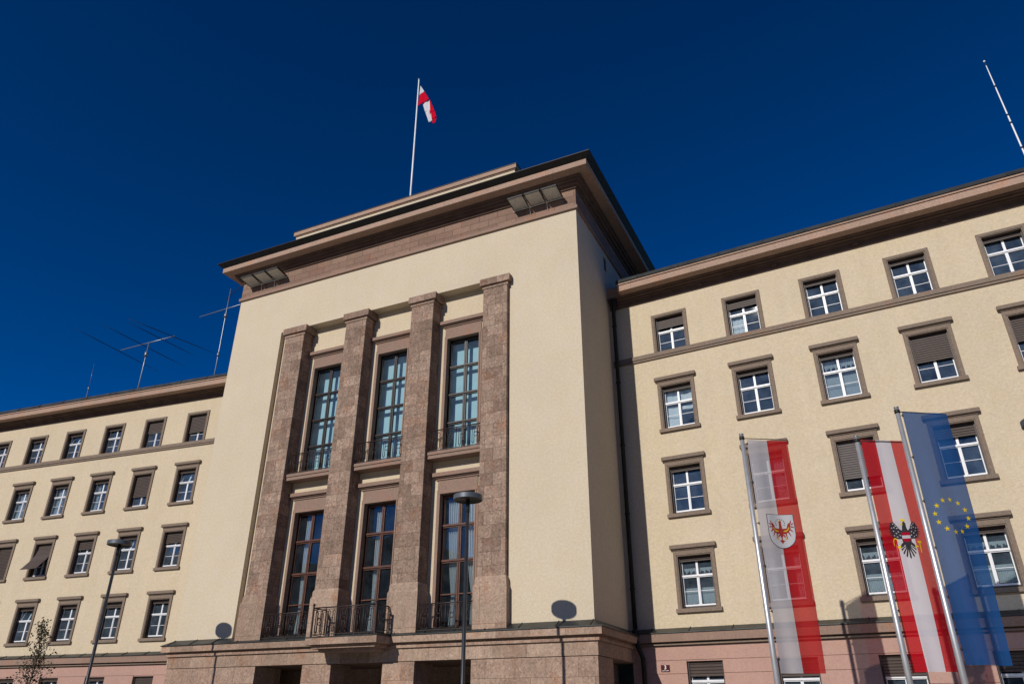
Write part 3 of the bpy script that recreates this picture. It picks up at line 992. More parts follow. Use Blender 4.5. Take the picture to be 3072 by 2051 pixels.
def mesh_awning(H):
    """roller shutter swung out on its stays"""
    mb = MB()
    path = [(-0.15, H), (-0.13, H - 0.30), (-0.05, H - 0.62), (0.15, H - 0.95), (0.62, H - 1.52)]
    pts = []
    for k in range(len(path) - 1):
        for j in range(8):
            t = j / 8
            pts.append((path[k][0] + (path[k + 1][0] - path[k][0]) * t + (0.008 if j % 2 else -0.004), path[k][1] + (path[k + 1][1] - path[k][1]) * t))
    pts.append(path[-1])
    back = [(o - 0.02, z - 0.012) for (o, z) in pts]
    for k in range(len(pts) - 1):
        (a, b), (c, d) = pts[k], pts[k + 1]
        (e, f), (g, h) = back[k], back[k + 1]
        mb.poly([FW(-0.605, a, b), FW(0.605, a, b), FW(0.605, c, d), FW(-0.605, c, d)])
        mb.poly([FW(-0.605, g, h), FW(0.605, g, h), FW(0.605, e, f), FW(-0.605, e, f)])
    mb.tube([FW(-0.61, 0.63, H - 1.53), FW(0.61, 0.63, H - 1.53)], 0.022, 6)
    for s in (-0.58, 0.58):
        mb.tube([FW(s, -0.12, H - 1.30), FW(s, 0.60, H - 1.51)], 0.012, 5)
    return mb.mesh('shutter', 'shutter', recalc=False)
def mesh_curtain(H, kind, base=0.10):
    mb = MB()
    zt = base + (H - base) * 0.60
    o = -0.40
    def band(u0, u1, z0, z1, hem, folds, ph):
        def f(s, t):
            h = hem * (0.5 + 0.5 * math.cos(s * math.pi * 6 + ph)) + hem * 0.3 * math.sin(s * 37 + ph)
            z = z1 - (z1 - z0 - h) * t
            return FW(u0 + (u1 - u0) * s, o + 0.022 * math.sin(s * folds * 6.283 + ph) * (0.5 + t), z)
        mb.grid(f, folds * 6, 4)
    if kind == 'lace':
        band(-0.55, -0.02, zt + 0.15, H - 0.08, 0.12, 9, 0.3); band(0.02, 0.55, zt + 0.15, H - 0.08, 0.12, 9, 1.4)
        band(-0.55, -0.03, base + 0.1, zt - 0.12, 0.02, 10, 0.8); band(0.03, 0.55, base + 0.1, zt - 0.12, 0.02, 10, 2.1)
    elif kind == 'half':
        band(-0.55, 0.0, base + 0.08, base + (zt - base) * 0.62, 0.03, 10, 0.5); band(0.0, 0.55, base + 0.08, base + (zt - base) * 0.62, 0.03, 10, 1.6)
        band(-0.55, -0.02, zt + 0.12, zt + 0.32, 0.1, 9, 0.0); band(0.02, 0.55, zt + 0.12, zt + 0.32, 0.1, 9, 2.0)
    elif kind == 'full':
        band(-0.56, 0.0, base + 0.05, H - 0.05, 0.02, 9, 0.7); band(0.0, 0.56, base + 0.05, H - 0.05, 0.02, 9, 1.9)
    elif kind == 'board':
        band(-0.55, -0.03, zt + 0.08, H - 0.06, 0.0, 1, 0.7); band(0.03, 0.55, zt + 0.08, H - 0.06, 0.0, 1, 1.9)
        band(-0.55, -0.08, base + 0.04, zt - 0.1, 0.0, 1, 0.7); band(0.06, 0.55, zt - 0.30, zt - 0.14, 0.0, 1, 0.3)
    elif kind == 'pale':
        band(-0.55, -0.05, base + 0.05, zt - 0.1, 0.0, 3, 0.7)  # no real curtain: white sheet added as sun glare in the lower left pane
    elif kind == 'side':
        band(0.18, 0.56, base + 0.05, H - 0.05, 0.02, 5, 0.7)
    elif kind == 'sides':
        band(-0.56, -0.34, base + 0.05, H - 0.05, 0.02, 4, 0.2); band(0.34, 0.56, base + 0.05, H - 0.05, 0.02, 4, 1.1)
    return mb.mesh('curtain', 'paper_glint' if kind in ('board', 'pale') else 'net', recalc=False)
cache = {}
def cm(key, fn, *a):
    if key not in cache:
        cache[key] = fn(*a)
    return cache[key]

def put(name, me, par, loc, rz):
    o = bpy.data.objects.new(name, me)
    C.objects.link(o)
    o.parent = par
    if par is B:
        o.location = Vector(loc) - B.location
        o.rotation_euler = (0, 0, rz)
    return o

def window(F, rz, c, row, shutter=0.13, curtain=None, tilt=False, smat='shutter', label=None):
    z, H = ROWS[row]
    loc = F(c, 0.10 if row == 5 else 0.0, z)
    base = 0.0 if row == 1 else 0.10
    w = put('window', cm(('sash', row, tilt), mesh_tilted if tilt else mesh_sash, H, base), B, loc, rz)
    if label:
        w['label'] = label
    put('pane', cm(('pane', row), mesh_pane, H, base), w, None, 0)
    if row != 5:
        put('surround', cm(('sur', row), mesh_surround, H, row == 1), w, None, 0)
    if row in (2, 3, 4):
        put('hood', cm(('hood', row), mesh_hood, H), w, None, 0)
        put('sill', cm('sill', mesh_sill), w, None, 0)
    put('shutter_guide', cm(('guide', row), mesh_guide, H), w, None, 0)
    if shutter == 'awning':
        put('shutter', cm(('awn', row), mesh_awning, H), w, None, 0)
    elif shutter:
        put('shutter', cm(('sh', row, shutter, smat), mesh_shutter, H, shutter, smat), w, None, 0)
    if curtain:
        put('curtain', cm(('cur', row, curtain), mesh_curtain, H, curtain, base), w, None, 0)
    return w

RIGHT = {
    (1, 0): dict(shutter=0.42), (1, 1): dict(shutter=0.30, curtain='pale'), (1, 2): dict(), (1, 3): dict(), (1, 4): dict(), (1, 5): dict(),
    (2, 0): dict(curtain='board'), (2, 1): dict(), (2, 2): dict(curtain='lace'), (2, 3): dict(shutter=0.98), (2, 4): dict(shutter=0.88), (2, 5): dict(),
    (3, 0): dict(), (3, 1): dict(curtain='side'), (3, 2): dict(shutter=1.32, smat='shutter_grey'), (3, 3): dict(shutter=0.36), (3, 4): dict(), (3, 5): dict(),
    (4, 0): dict(curtain='half'), (4, 1): dict(curtain='sides'), (4, 2): dict(curtain='half'), (4, 3): dict(curtain='half'), (4, 4): dict(), (4, 5): dict(),
    (5, 0): dict(shutter=0.42), (5, 1): dict(shutter=0.5), (5, 2): dict(shutter=0.55), (5, 3): dict(shutter=0.5), (5, 4): dict(), (5, 5): dict(),
}
LEFT = {
    (1, 0): dict(shutter=1.0), (1, 1): dict(shutter=0.62), (1, 2): dict(), (1, 3): dict(tilt=True), (1, 4): dict(), (1, 5): dict(), (1, 6): dict(),
    (2, 0): dict(tilt=True), (2, 1): dict(shutter=1.22), (2, 2): dict(curtain='sides'), (2, 3): dict(curtain='full'), (2, 4): dict(curtain='full'), (2, 5): dict(), (2, 6): dict(),
    (3, 0): dict(shutter=0.52), (3, 1): dict(tilt=True), (3, 2): dict(shutter=0.45), (3, 3): dict(shutter='awning'), (3, 4): dict(shutter=1.72), (3, 5): dict(), (3, 6): dict(),
    (4, 0): dict(), (4, 1): dict(shutter=0.2), (4, 2): dict(), (4, 3): dict(tilt=True), (4, 4): dict(), (4, 5): dict(), (4, 6): dict(),
    (5, 0): dict(shutter=1.6), (5, 1): dict(), (5, 2): dict(), (5, 3): dict(), (5, 4): dict(), (5, 5): dict(), (5, 6): dict(),
}
for (r, k), kw in RIGHT.items():
    window(FR, AR, RC[k], r, **kw)
for (r, k), kw in LEFT.items():
    lb = 'window with its brown roller shutter swung outwards like an awning' if kw.get('shutter') == 'awning' else None
    window(FL, AL, LC[k], r, label=lb, **kw)

# ------------------------------------------------------------------ floodlight panels under the central eaves
def floodlight(x0, x1, label):
    t = thing('floodlight_bank', label, 'floodlight', ((x0 + x1) / 2, 24.6, 20.5), 'floodlight banks under the central eaves')
    y0, z0, y1, z1 = 24.93, 20.78, 24.14, 20.90               # inner low edge, outer high edge
    d = Vector((0, y1 - y0, z1 - z0)); L = d.length; d.normalize()
    n = Vector((0, d.z, -d.y))
    if n.z > 0:
        n = -n
    def Fp(u, o, z):                                           # z along the slope, o towards the viewer below
        return (u, y0 + d.y * z + n.y * o, z0 + d.z * z + n.z * o)
    w = (x1 - x0) / 3
    for k in range(3):
        a, b = x0 + k * w + 0.03, x0 + (k + 1) * w - 0.03
        mb = MB()
        mb.box(Fp, a, a + 0.03, -0.06, 0.03, 0, L); mb.box(Fp, b - 0.03, b, -0.06, 0.03, 0, L)
        mb.box(Fp, a, b, -0.06, 0.03, 0.0, 0.03); mb.box(Fp, a, b, -0.06, 0.03, L - 0.04, L)
        p = mb.build('panel_frame', 'black', t)
        mb = MB()
        m_ = 13
        for j in range(m_):
            zz = 0.05 + (L - 0.1) * j / (m_ - 1)
            mb.box(Fp, a + 0.03, b - 0.03, -0.01, 0.012, zz - 0.016, zz + 0.016)
        for j in range(1, 3):
            uu = a + (b - a) * j / 3
            mb.box(Fp, uu - 0.008, uu + 0.008, 0.012, 0.02, 0.03, L - 0.04)
        mb.build('louvre', 'panel', p)
        MB().box(Fp, a + 0.02, b - 0.02, -0.06, -0.03, 0.02, L - 0.03).build('reflector', 'panel', p)
    mb = MB()
    mb.tube([(x0, 24.90, 20.73), (x1, 24.90, 20.73)], 0.022, 6)
    for k in (0.33, 0.67):
        xx = x0 + (x1 - x0) * k
        mb.tube([(xx, 24.90, 20.73), (xx + 0.03, 24.96, 20.35)], 0.018, 6)
        mb.tube([(xx, 24.90, 20.73), (xx, 24.35, 20.96)], 0.014, 6)
    mb.build('bracket', 'panel', t)
floodlight(-27.56, -24.97, 'bank of three grey louvred floodlights under the left end of the central eaves')
floodlight(-11.77, -9.30, 'bank of three grey louvred floodlights under the right end of the central eaves')

# ------------------------------------------------------------------ house number plate
t = thing('house_number_sign', 'small dark red plate with a white 3 on the pink wall', 'sign', FR(1.245, 0.10, 1.655))
MB().box(FR, 1.08, 1.41, 0.101, 0.118, 1.545, 1.775).build('plate', 'sign', t, 0.004)
tc = bpy.data.curves.new('numeral', 'FONT')
tc.body = '3'
tc.size = 0.185
tc.align_x = 'CENTER'
tc.extrude = 0.002
tc.offset = 0.003
to = bpy.data.objects.new('numeral_tmp', tc)
C.objects.link(to)
bpy.context.view_layer.update()
me = bpy.data.meshes.new_from_object(to.evaluated_get(bpy.context.evaluated_depsgraph_get()))
bpy.data.objects.remove(to)
me.materials.clear(); me.materials.append(M['signwhite'])
no = bpy.data.objects.new('numeral', me)
C.objects.link(no)
no.parent = t
no.location = Vector(FR(1.245, 0.121, 1.632)) - t.location
no.rotation_euler = (math.pi / 2, 0, AR)
mb = MB()
for k in range(16):
    if k in (7,):
        continue
    a = 1.115 + k * 0.0165
    mb.box(FR, a, a + 0.012, 0.1185, 0.121, 1.574, 1.592)
mb.build('street_name', 'signwhite', t)

# ------------------------------------------------------------------ street lamps
def lamp(x, y, ztop, label):
    t = thing('street_lamp', label, 'street lamp', (x, y, GZ), 'disc street lamps along the square')
    mb = MB()
    mb.tube([(x, y, GZ), (x, y, GZ + 1.1), (x, y, GZ + 1.15), (x, y, ztop - 0.5)], [0.085, 0.085, 0.062, 0.056], 16)
    mb.tube([(x, y, ztop - 0.52), (x, y, ztop - 0.12)], 0.064, 16)
    mb.lathe((x, y, GZ), [(0.0, 0.03), (0.19, 0.03), (0.19, 0.0)], 20)
    mb.build('pole', 'pole_dark', t)
    mb = MB()
    for prof in ([(0.0, 0.035), (0.30, 0.03), (0.445, 0.012)], [(0.445, 0.012), (0.457, 0.0)], [(0.457, 0.0), (0.457, -0.136)], [(0.457, -0.136), (0.449, -0.142), (0.425, -0.142)]):
        mb.lathe((x, y, ztop), prof, 56)
    h = mb.build('lamp_head', 'lamp_grey', t)
    MB().lathe((x, y, ztop), [(0.427, -0.142), (0.425, -0.118), (0.0, -0.118)], 56).build('diffuser', 'lamp_under', h)
    return t
lamp(-10.99, 19.98, 6.20, 'dark disc street lamp standing in front of the right-hand pillar window')
lamp(-26.48, 19.99, 6.15, 'dark disc street lamp standing in front of the left wing')
lamp(4.27, 20.0, 6.28, 'street lamp of which only the disc rim shows at the right picture edge')

# ------------------------------------------------------------------ banner poles and flags
def flagpole(x, y, ztop, label, bx, by):
    t = thing('flagpole', label, 'flagpole', (x, y, GZ), 'aluminium banner poles in front of the right wing')
    mb = MB()
    mb.tube([(x, y, GZ), (x, y, 2.0), (x, y, ztop)], [0.08, 0.072, 0.060], 36)
    mb.lathe((x, y, GZ), [(0.0, 0.04), (0.2, 0.04), (0.2, 0.0)], 20)
    mb.build('pole', 'alu', t)
    mb = MB()
    mb.lathe((x, y, ztop), [(0.062, -0.03), (0.066, -0.03), (0.066, 0.012), (0.0, 0.022)], 20)
    mb.build('cap', 'galv', t)
    mb = MB()
    mb.lathe((x, y, ztop - 0.12), [(0.062, -0.05), (0.074, -0.05), (0.074, 0.05), (0.062, 0.05)], 20)
    mb.tube([(x, y, ztop - 0.12), (bx, by, ztop - 0.12)], 0.013, 8)
    mb.build('banner_arm', 'black', t)
    return t

class Flag:
    """a banner hung from an arm: s runs away from the pole, t runs down"""
    def __init__(self, h0, h1, L, amp, curl=0.0, slack=0.0, seed=0.0):
        self.h0, self.h1, self.L, self.amp, self.curl, self.slack, self.seed = Vector(h0), Vector(h1), L, amp, curl, slack, seed
        d = self.h1 - self.h0
        self.d = d
        self.n = Vector((d.y, -d.x, 0)).normalized()           # towards the viewer
    def at(self, s, t, off=0.0):
        k = self.curl * max(0.0, t - 0.35) / 0.65
        ss = s
        back = 0.0
        if k and s < 0.36:
            e = (0.36 - s) / 0.36
            ss = s + k * 0.20 * e
            back = -k * 0.28 * e * (self.d.length)
        w = self.amp * (0.25 + t * 0.9) * (math.sin(s * 5.2 + 1.3 + self.seed + t * 2.0) * 0.6 + 0.5 * math.sin(s * 9.5 - t * 3.0 + self.seed * 2)) * (0.15 + 0.85 * min(1, s * 3 + 0.1))
        ss *= 1.0 - 0.06 * t * t
        p = self.h0 + self.d * ss + self.n * (w + back + off)
        p.z -= self.L * t + self.slack * s * t
        return p
    def cloth(self, mats, mfn, parent):
        mb = MB()
        mb.grid(lambda s, t: self.at(s, t), 48, 110, mfn=mfn)
        return mb.build('cloth', mats, parent, recalc=False)
    def decal(self, mb, poly, mi, off):
        """filled outline laid on the cloth: fan cut into small pieces so that it follows the folds"""
        cs = sum(p[0] for p in poly) / len(poly); ct = sum(p[1] for p in poly) / len(poly)
        n = len(poly)
        fw = self.d.length
        def tri(a, b, c, depth):
            e = [(math.hypot((p[0] - q[0]) * fw, (p[1] - q[1]) * self.L), k) for k, (p, q) in enumerate(((a, b), (b, c), (c, a)))]
            m, k = max(e)
            if m < 0.045 or depth > 9:
                mb.poly([self.at(*a, off), self.at(*b, off), self.at(*c, off)], mi)
                return
            a, b, c = ((a, b, c), (b, c, a), (c, a, b))[k]     # halve the longest side
            h = ((a[0] + b[0]) / 2, (a[1] + b[1]) / 2)
            tri(a, h, c, depth + 1); tri(h, b, c, depth + 1)
        for i in range(n):
            tri((cs, ct), poly[i], poly[(i + 1) % n], 0)
    def hem(self, parent, mat):
        pass

def clips(flag, parent, poleXY):
    for k in range(6):
        t = 0.02 + k * 0.185
        p = flag.at(0.0, t)
        q = Vector((poleXY[0], poleXY[1], p.z))
        d = (p - q)
        mb = MB()
        mb.tube([q + d.normalized() * 0.05, p + d.normalized() * 0.02], 0.010, 6)
        mb.tube([p + Vector((0, 0, -0.035)), p + Vector((0, 0, 0.035))], 0.016, 6)
        mb.build('clip', 'black', parent)

FLG = 'tall banners on aluminium poles'
# --- white and red banner with the red eagle on a shield
flagpole(-2.75, 21.6, 7.50, 'aluminium pole carrying the white and red banner', -1.58, 22.3)
fa = Flag((-2.63, 21.66, 7.34), (-1.57, 22.30, 7.34), 6.28, 0.085, seed=0.4)
t1 = thing('flag', 'translucent white and red banner with a red eagle on a white shield', 'flag', (-2.63, 21.66, 7.34), FLG)
fa.cloth(['f_white', 'f_red'], lambda s, t: 0 if s < 0.5 else 1, t1)
clips(fa, t1, (-2.75, 21.6))
def shield_map(a, b):                                          # a 0..1 across, b 0..1.6 down
    return (0.21 + 0.60 * a, 0.350 + 0.0925 * b)
sh = []
for k in range(25):
    x = -1 + 2 * k / 24
    sh.append((0.5 + 0.5 * x, 0.95 + 0.62 * math.sqrt(max(0, 1 - x * x)) * (1 if abs(x) < 1 else 0)))
shield = [(0, 0), (0, 0.5)] + sh + [(1, 0.5), (1, 0)]
mb = MB()
outer = [((a - 0.5) * 1.05 + 0.5, (b - 0.75) * 1.035 + 0.75) for a, b in shield]
fa.decal(mb, [shield_map(*p) for p in outer], 0, 0.006)
fa.decal(mb, [shield_map(*p) for p in shield], 1, 0.010)
def deco(flag, mb, mp, pts, mi, off, mirror=True):
    flag.decal(mb, [mp(*p) for p in pts], mi, off)
    if mirror:
        flag.decal(mb, [mp(1.0 - a, b) for a, b in pts][::-1], mi, off)
# body, neck, head, beak
deco(fa, mb, shield_map, [(.46, .36), (.54, .36), (.56, .62), (.60, .80), (.55, 1.04), (.50, 1.10), (.45, 1.04), (.40, .80), (.44, .62)], 2, .014, False)
deco(fa, mb, shield_map, [(.5 + .055 * math.cos(k * .785), .345 + .065 * math.sin(k * .785)) for k in range(8)], 2, .015, False)
deco(fa, mb, shield_map, [(.45, .33), (.40, .37), (.46, .385)], 3, .016, False)
deco(fa, mb, shield_map, [(.455, .245), (.48, .275), (.5, .23), (.52, .275), (.545, .245), (.54, .295), (.46, .295)], 3, .016, False)
# wings: an arm that curls up at the end, six feathers
deco(fa, mb, shield_map, [(.56, .66), (.66, .70), (.73, .62), (.76, .48), (.80, .40), (.86, .40), (.87, .52), (.85, .68), (.78, .82), (.66, .92), (.57, .90)], 2, .014)
deco(fa, mb, shield_map, [(.60, .76), (.70, .76), (.785, .67), (.80, .58), (.818, .58), (.805, .69), (.71, .81), (.60, .81)], 3, .016)
for ang, r0, r1, cx, cy in ((-62, .10, .27, .84, .50), (-25, .10, .26, .85, .52), (5, .08, .27, .84, .58), (35, .08, .30, .80, .66), (58, .10, .36, .74, .74), (75, .10, .38, .66, .80)):
    ca, sa = math.cos(rad(ang)), math.sin(rad(ang))
    x0, y0, x1, y1 = cx + ca * r0 * .5, cy + sa * r0 * .9, cx + ca * r1 * .52, cy + sa * r1 * .95
    nx, ny = -sa * .020, ca * .030
    deco(fa, mb, shield_map, [(x0 - nx * 1.3, y0 - ny * 1.3), (x1 - nx * .5, y1 - ny * .5), (x1 + nx * .5, y1 + ny * .5), (x0 + nx * 1.3, y0 + ny * 1.3)], 2, .013)
# legs, claws, tail
deco(fa, mb, shield_map, [(.56, .92), (.62, .95), (.66, 1.06), (.63, 1.10), (.58, 1.02)], 2, .013)
for a0 in range(0, 360, 72):
    ca, sa = math.cos(rad(a0 + 18)), math.sin(rad(a0 + 18))
    deco(fa, mb, shield_map, [(.655 - sa * .014, 1.13 + ca * .016), (.655 + ca * .085, 1.13 + sa * .11), (.655 + sa * .014, 1.13 - ca * .016)], 3, .015)
deco(fa, mb, shield_map, [(.475, 1.05), (.525, 1.05), (.52, 1.16), (.56, 1.24), (.62, 1.23), (.55, 1.29), (.5, 1.38), (.45, 1.29), (.38, 1.23), (.44, 1.24), (.48, 1.16)], 2, .014, False)
# wreath behind the head
for k in range(9):
    a0 = rad(-205 + k * 29)
    x, y = .5 + .175 * math.cos(a0), .40 + .20 * math.sin(a0)
    deco(fa, mb, shield_map, [(x - .03, y), (x, y - .022), (x + .032, y + .01), (x, y + .028)], 4, .013, False)
mb.build('emblem', ['e_line', 'e_white', 'e_red', 'e_gold', 'e_green'], t1, recalc=False)

# --- red, white, red banner with the black eagle
flagpole(0.29, 22.3, 7.20, 'aluminium pole carrying the red, white and red banner', 1.50, 23.0)
fb = Flag((0.385, 22.36, 7.12), (1.54, 23.05, 7.12), 6.05, 0.10, curl=0.85, seed=1.7)
t2 = thing('flag', 'red, white and red banner with a black eagle in the middle', 'flag', (0.385, 22.36, 7.12), FLG)
fb.cloth(['f_red2', 'f_white2'], lambda s, t: 1 if 1 / 3 < s < 2 / 3 else 0, t2)
clips(fb, t2, (0.29, 22.3))
mp = lambda a, b: (0.505 + a / 3.0 * 1.0, 0.452 + 0.079 * b)   # a in stripe widths, b downwards
mb = MB()
def dk(pts, mi, off, mirror=True):
    fb.decal(mb, [mp(*p) for p in pts], mi, off)
    if mirror:
        fb.decal(mb, [mp(-a, b) for a, b in pts][::-1], mi, off)
dk([(-.10, -.62), (.10, -.62), (.16, -.30), (.26, .0), (.22, .35), (.10, .52), (-.10, .52), (-.22, .35), (-.26, .0), (-.16, -.30)], 0, .012, False)
dk([(-.07, -.80), (.05, -.86), (.12, -.74), (.10, -.56), (-.09, -.56)], 0, .013, False)
dk([(-.06, -.78), (-.22, -.72), (-.06, -.66)], 3, .014, False)
dk([(-.13, -.88), (-.13, -1.02), (-.06, -.96), (-.02, -1.04), (.04, -.96), (.10, -1.02), (.10, -.86)], 3, .014, False)
dk([(.14, -.35), (.30, -.48), (.42, -.70), (.55, -.86), (.72, -.80), (.80, -.55), (.78, -.25), (.66, .02), (.46, .10), (.24, .10)], 0, .011)
for k in range(9):                                             # flight feathers
    a0 = rad(-68 + k * 19)
    cx, cy = .52, -.38
    x0, y0 = cx + .22 * math.cos(a0), cy + .28 * math.sin(a0)
    r1 = .44 - .02 * abs(k - 4)
    x1, y1 = cx + r1 * math.cos(a0), cy + (r1 + .12) * math.sin(a0)
    nx, ny = -math.sin(a0) * .045, math.cos(a0) * .05
    dk([(x0 - nx, y0 - ny), (x1 - nx * .3, y1 - ny * .3), (x1 + nx * .3, y1 + ny * .3), (x0 + nx, y0 + ny)], 0, .012)
for (x, y) in ((.30, -.62), (.40, -.50), (.55, -.55), (.62, -.35), (.48, -.22), (.36, -.30), (.70, -.52), (.58, -.75), (.46, -.02), (.62, -.10), (.30, -.10), (.20, -.42), (.46, -.64)):
    dk([(x - .05, y + .02), (x + .01, y - .03), (x + .05, y - .01), (x, y + .045)], 1, .015)
for k in range(7):                                             # tail
    a0 = rad(90 + (k - 3) * 21)
    x1, y1 = (.72 - .05 * abs(k - 3)) * math.cos(a0) * .72, .42 + (.72 - .04 * abs(k - 3)) * math.sin(a0)
    dk([(-.03, .42), (x1 - .045, y1 - .02), (x1, y1 + .06), (x1 + .045, y1 - .02), (.03, .42)], 0, .012, False)
dk([(.10, .34), (.24, .30), (.42, .48), (.38, .58), (.24, .52)], 0, .012)
dk([(.36, .46), (.58, .50), (.56, .58), (.40, .60)], 3, .014)
dk([(-.23, -.25), (.23, -.25), (.23, -.08), (-.23, -.08)], 2, .016, False)
dk([(-.23, -.08), (.23, -.08), (.22, .09), (-.22, .09)], 1, .016, False)
dk([(-.22, .09), (.22, .09), (.16, .22), (0, .30), (-.16, .22)], 2, .016, False)
dk([(.60, .22), (.86, .22), (.86, .34), (.60, .34)], 3, .014, False)        # hammer
dk([(.69, .34), (.76, .34), (.74, .86), (.67, .86)], 3, .014, False)
for k in range(7):                                             # sickle
    a0, a1 = rad(150 + k * 28), rad(178 + k * 28)
    dk([(-.62 + .17 * math.cos(a0), .34 - .30 * math.sin(a0) * -1), (-.62 + .17 * math.cos(a1), .34 + .30 * math.sin(a1)), (-.62 + .125 * math.cos(a1), .34 + .24 * math.sin(a1)), (-.62 + .125 * math.cos(a0), .34 + .24 * math.sin(a0))], 3, .013, False)
dk([(-.56, .52), (-.50, .52), (-.46, .74), (-.52, .74)], 3, .013, False)
mb.build('emblem', ['e_black', 'e_white', 'e_shred', 'e_yellow'], t2, recalc=False)

# --- blue banner with a ring of twelve stars
flagpole(1.43, 21.6, 7.64, 'aluminium pole carrying the blue banner with yellow stars', 2.64, 22.4)
fc = Flag((1.545, 21.67, 7.54), (2.67, 22.42, 7.54), 6.38, 0.11, seed=3.1)
t3 = thing('flag', 'blue banner with a ring of twelve yellow stars', 'flag', (1.545, 21.67, 7.54), FLG)
fc.cloth(['f_blue'], lambda s, t: 0, t3)
clips(fc, t3, (1.43, 21.6))
fw = fc.d.length
for k in range(12):
    a0 = 2 * math.pi * k / 12 + 0.1
    cs_, ct_ = 0.50 + 0.345 * math.cos(a0), 0.447 + 0.0665 * math.sin(a0)
    pts = []
    for j in range(10):
        rr = 0.072 if j % 2 == 0 else 0.029
        aa = -math.pi / 2 + j * math.pi / 5
        pts.append((cs_ + rr * math.cos(aa) / fw, ct_ + rr * math.sin(aa) / fc.L))
    mb = MB()
    fc.decal(mb, pts, 0, 0.008)
    mb.build('star', ['e_yellow'], t3, recalc=False)

# ------------------------------------------------------------------ roof flagpole and its flag
t = thing('flagpole', 'thin white flagpole rising from the roof of the central block', 'flagpole', (-20.42, 29.0, 22.9))
mb = MB()
mb.tube([(-20.40, 29.0, 22.9), (-20.44, 29.0, 30.0), (-20.50, 29.0, 36.85)], [0.065, 0.055, 0.038], 12)
mb.build('pole', 'pole_white', t)
MB().lathe((-20.50, 29.0, 36.9), [(0, -.06), (.05, -.04), (.065, 0), (.05, .04), (0, .06)], 12).build('finial', 'galv', t)
t = thing('flag', 'small red and white flag hanging limp from the roof pole', 'flag', (-20.4, 29.0, 36.2))
K = 36.2
def rf(px, py, o=0.0):                                          # outline in the flag's own plane, metres
    return (-20.33 + (px - 540) * 0.00340 + (py - 345) * 0.00012, 29.0 + o, K - (py - 345) * 0.00366)
mb = MB()
def patch(a, b, c, d, mi, ph, n=10):
    """cloth strip between two edges with vertical folds"""
    a, b, c, d = map(Vector, (a, b, c, d))
    def f(s, t):
        p = (a * (1 - s) + b * s) * (1 - t) + (d * (1 - s) + c * s) * t
        p.y += 0.022 * math.sin(s * 9 + ph + t * 2)
        return p
    mb.grid(f, n, n, mi)
patch(rf(532, 345), rf(548, 345), rf(632, 508), rf(520, 552), 0, 0)
patch(rf(520, 552), rf(632, 508), rf(742, 735), rf(500, 795), 1, 0.4)
patch(rf(585, 760, .07), rf(742, 728, .07), rf(775, 1000, .07), rf(650, 985, .07), 0, 1.0)
patch(rf(650, 980, .07), rf(775, 990, .07), rf(812, 1240, .07), rf(740, 1256, .07), 0, 1.4)
patch(rf(738, 730, .04), rf(752, 745, .04), rf(860, 1040, .05), rf(752, 1060, .05), 1, 0.3)
patch(rf(752, 1060, .05), rf(860, 1040, .05), rf(902, 1195, .05), rf(800, 1215, .05), 1, 0.8)
patch(rf(800, 1190, .08), rf(902, 1180, .08), rf(878, 1305, .08), rf(812, 1300, .08), 1, 0.8)
cl = mb.build('cloth', ['r_white', 'r_red'], t, recalc=False)
sm = cl.modifiers.new('thickness', 'SOLIDIFY')
sm.thickness = 0.012

# ------------------------------------------------------------------ mast and antennas
t = thing('antenna_mast', 'slender pale mast with a ball tip above the right wing roof', 'mast', (9.15, 31.0, 18.3))
mb = MB()
xs = lambda z: 9.01 + (26.7 - z) * 0.0205
mb.tube([(xs(z), 31.0, z) for z in (18.0, 21.3, 23.2, 23.7, 25.2, 26.4)], [0.045, 0.036, 0.033, 0.029, 0.025, 0.017], 10)
mb.build('pole', 'pole_white', t)
mb = MB()
for z, r in ((21.55, .042), (22.95, .04), (23.4, .036), (25.1, .035), (26.45, .026)):
    mb.tube([(xs(z), 31.0, z - .05), (xs(z), 31.0, z + .05)], r, 10)
mb.build('collar', 'antdark', t)
MB().lathe((xs(26.66), 31.0, 26.66), [(0, -.05), (.035, -.035), (.05, 0), (.035, .035), (0, .05)], 12).build('ball_tip', 'pole_white', t)

AG = 'antennas on the left wing roof'
t = thing('antenna', 'beam antenna with four long dark rods on a silver boom above the left wing roof', 'antenna', (-45.75, 33.0, 18.0), AG)
mb = MB()
mb.tube([(-45.73, 33, 18.0), (-45.78, 33, 23.2), (-45.81, 33, 25.05)], [0.045, 0.04, 0.034], 10)
mb.tube([(-45.79, 33, 23.9), (-45.8, 33, 24.25)], 0.12, 10)
m_ = mb.build('mast', 'galv', t)
mb = MB()
mb.tube([(-48.83, 33, 25.06), (-43.15, 33, 25.03)], 0.036, 8)
bm_ = mb.build('boom', 'galv', t)
for (a, b) in (((-48.72, 29.0, 25.02), (-49.3, 37.0, 25.0)), ((-46.35, 29.4, 25.0), (-46.6, 37.1, 25.0)), ((-44.4, 30.0, 25.0), (-44.35, 36.0, 25.0)), ((-44.0, 29.6, 25.03), (-42.6, 36.4, 25.0))):
    mb = MB()
    mid = [(a[i] * (1 - k) + b[i] * k) for k in (0.25, 0.75) for i in range(3)]
    mb.tube([a, mid[:3], mid[3:], b], [0.008, 0.026, 0.026, 0.008], 6)
    mb.build('rod', 'antdark', bm_)
t = thing('antenna', 'tall mast with a silver crossbar beside the central block', 'antenna', (-38.25, 33.0, 18.0), AG)
mb = MB()
mb.tube([(-38.23, 33, 18.0), (-38.28, 33, 22.8), (-38.34, 33, 25.5), (-38.36, 33, 27.85)], [0.048, 0.04, 0.036, 0.026], 10)
mb.tube([(-38.27, 33, 22.35), (-38.28, 33, 22.65)], 0.085, 10); mb.tube([(-38.33, 33, 25.45), (-38.33, 33, 25.75)], 0.11, 10)
mb.build('mast', 'galv', t)
mb = MB()
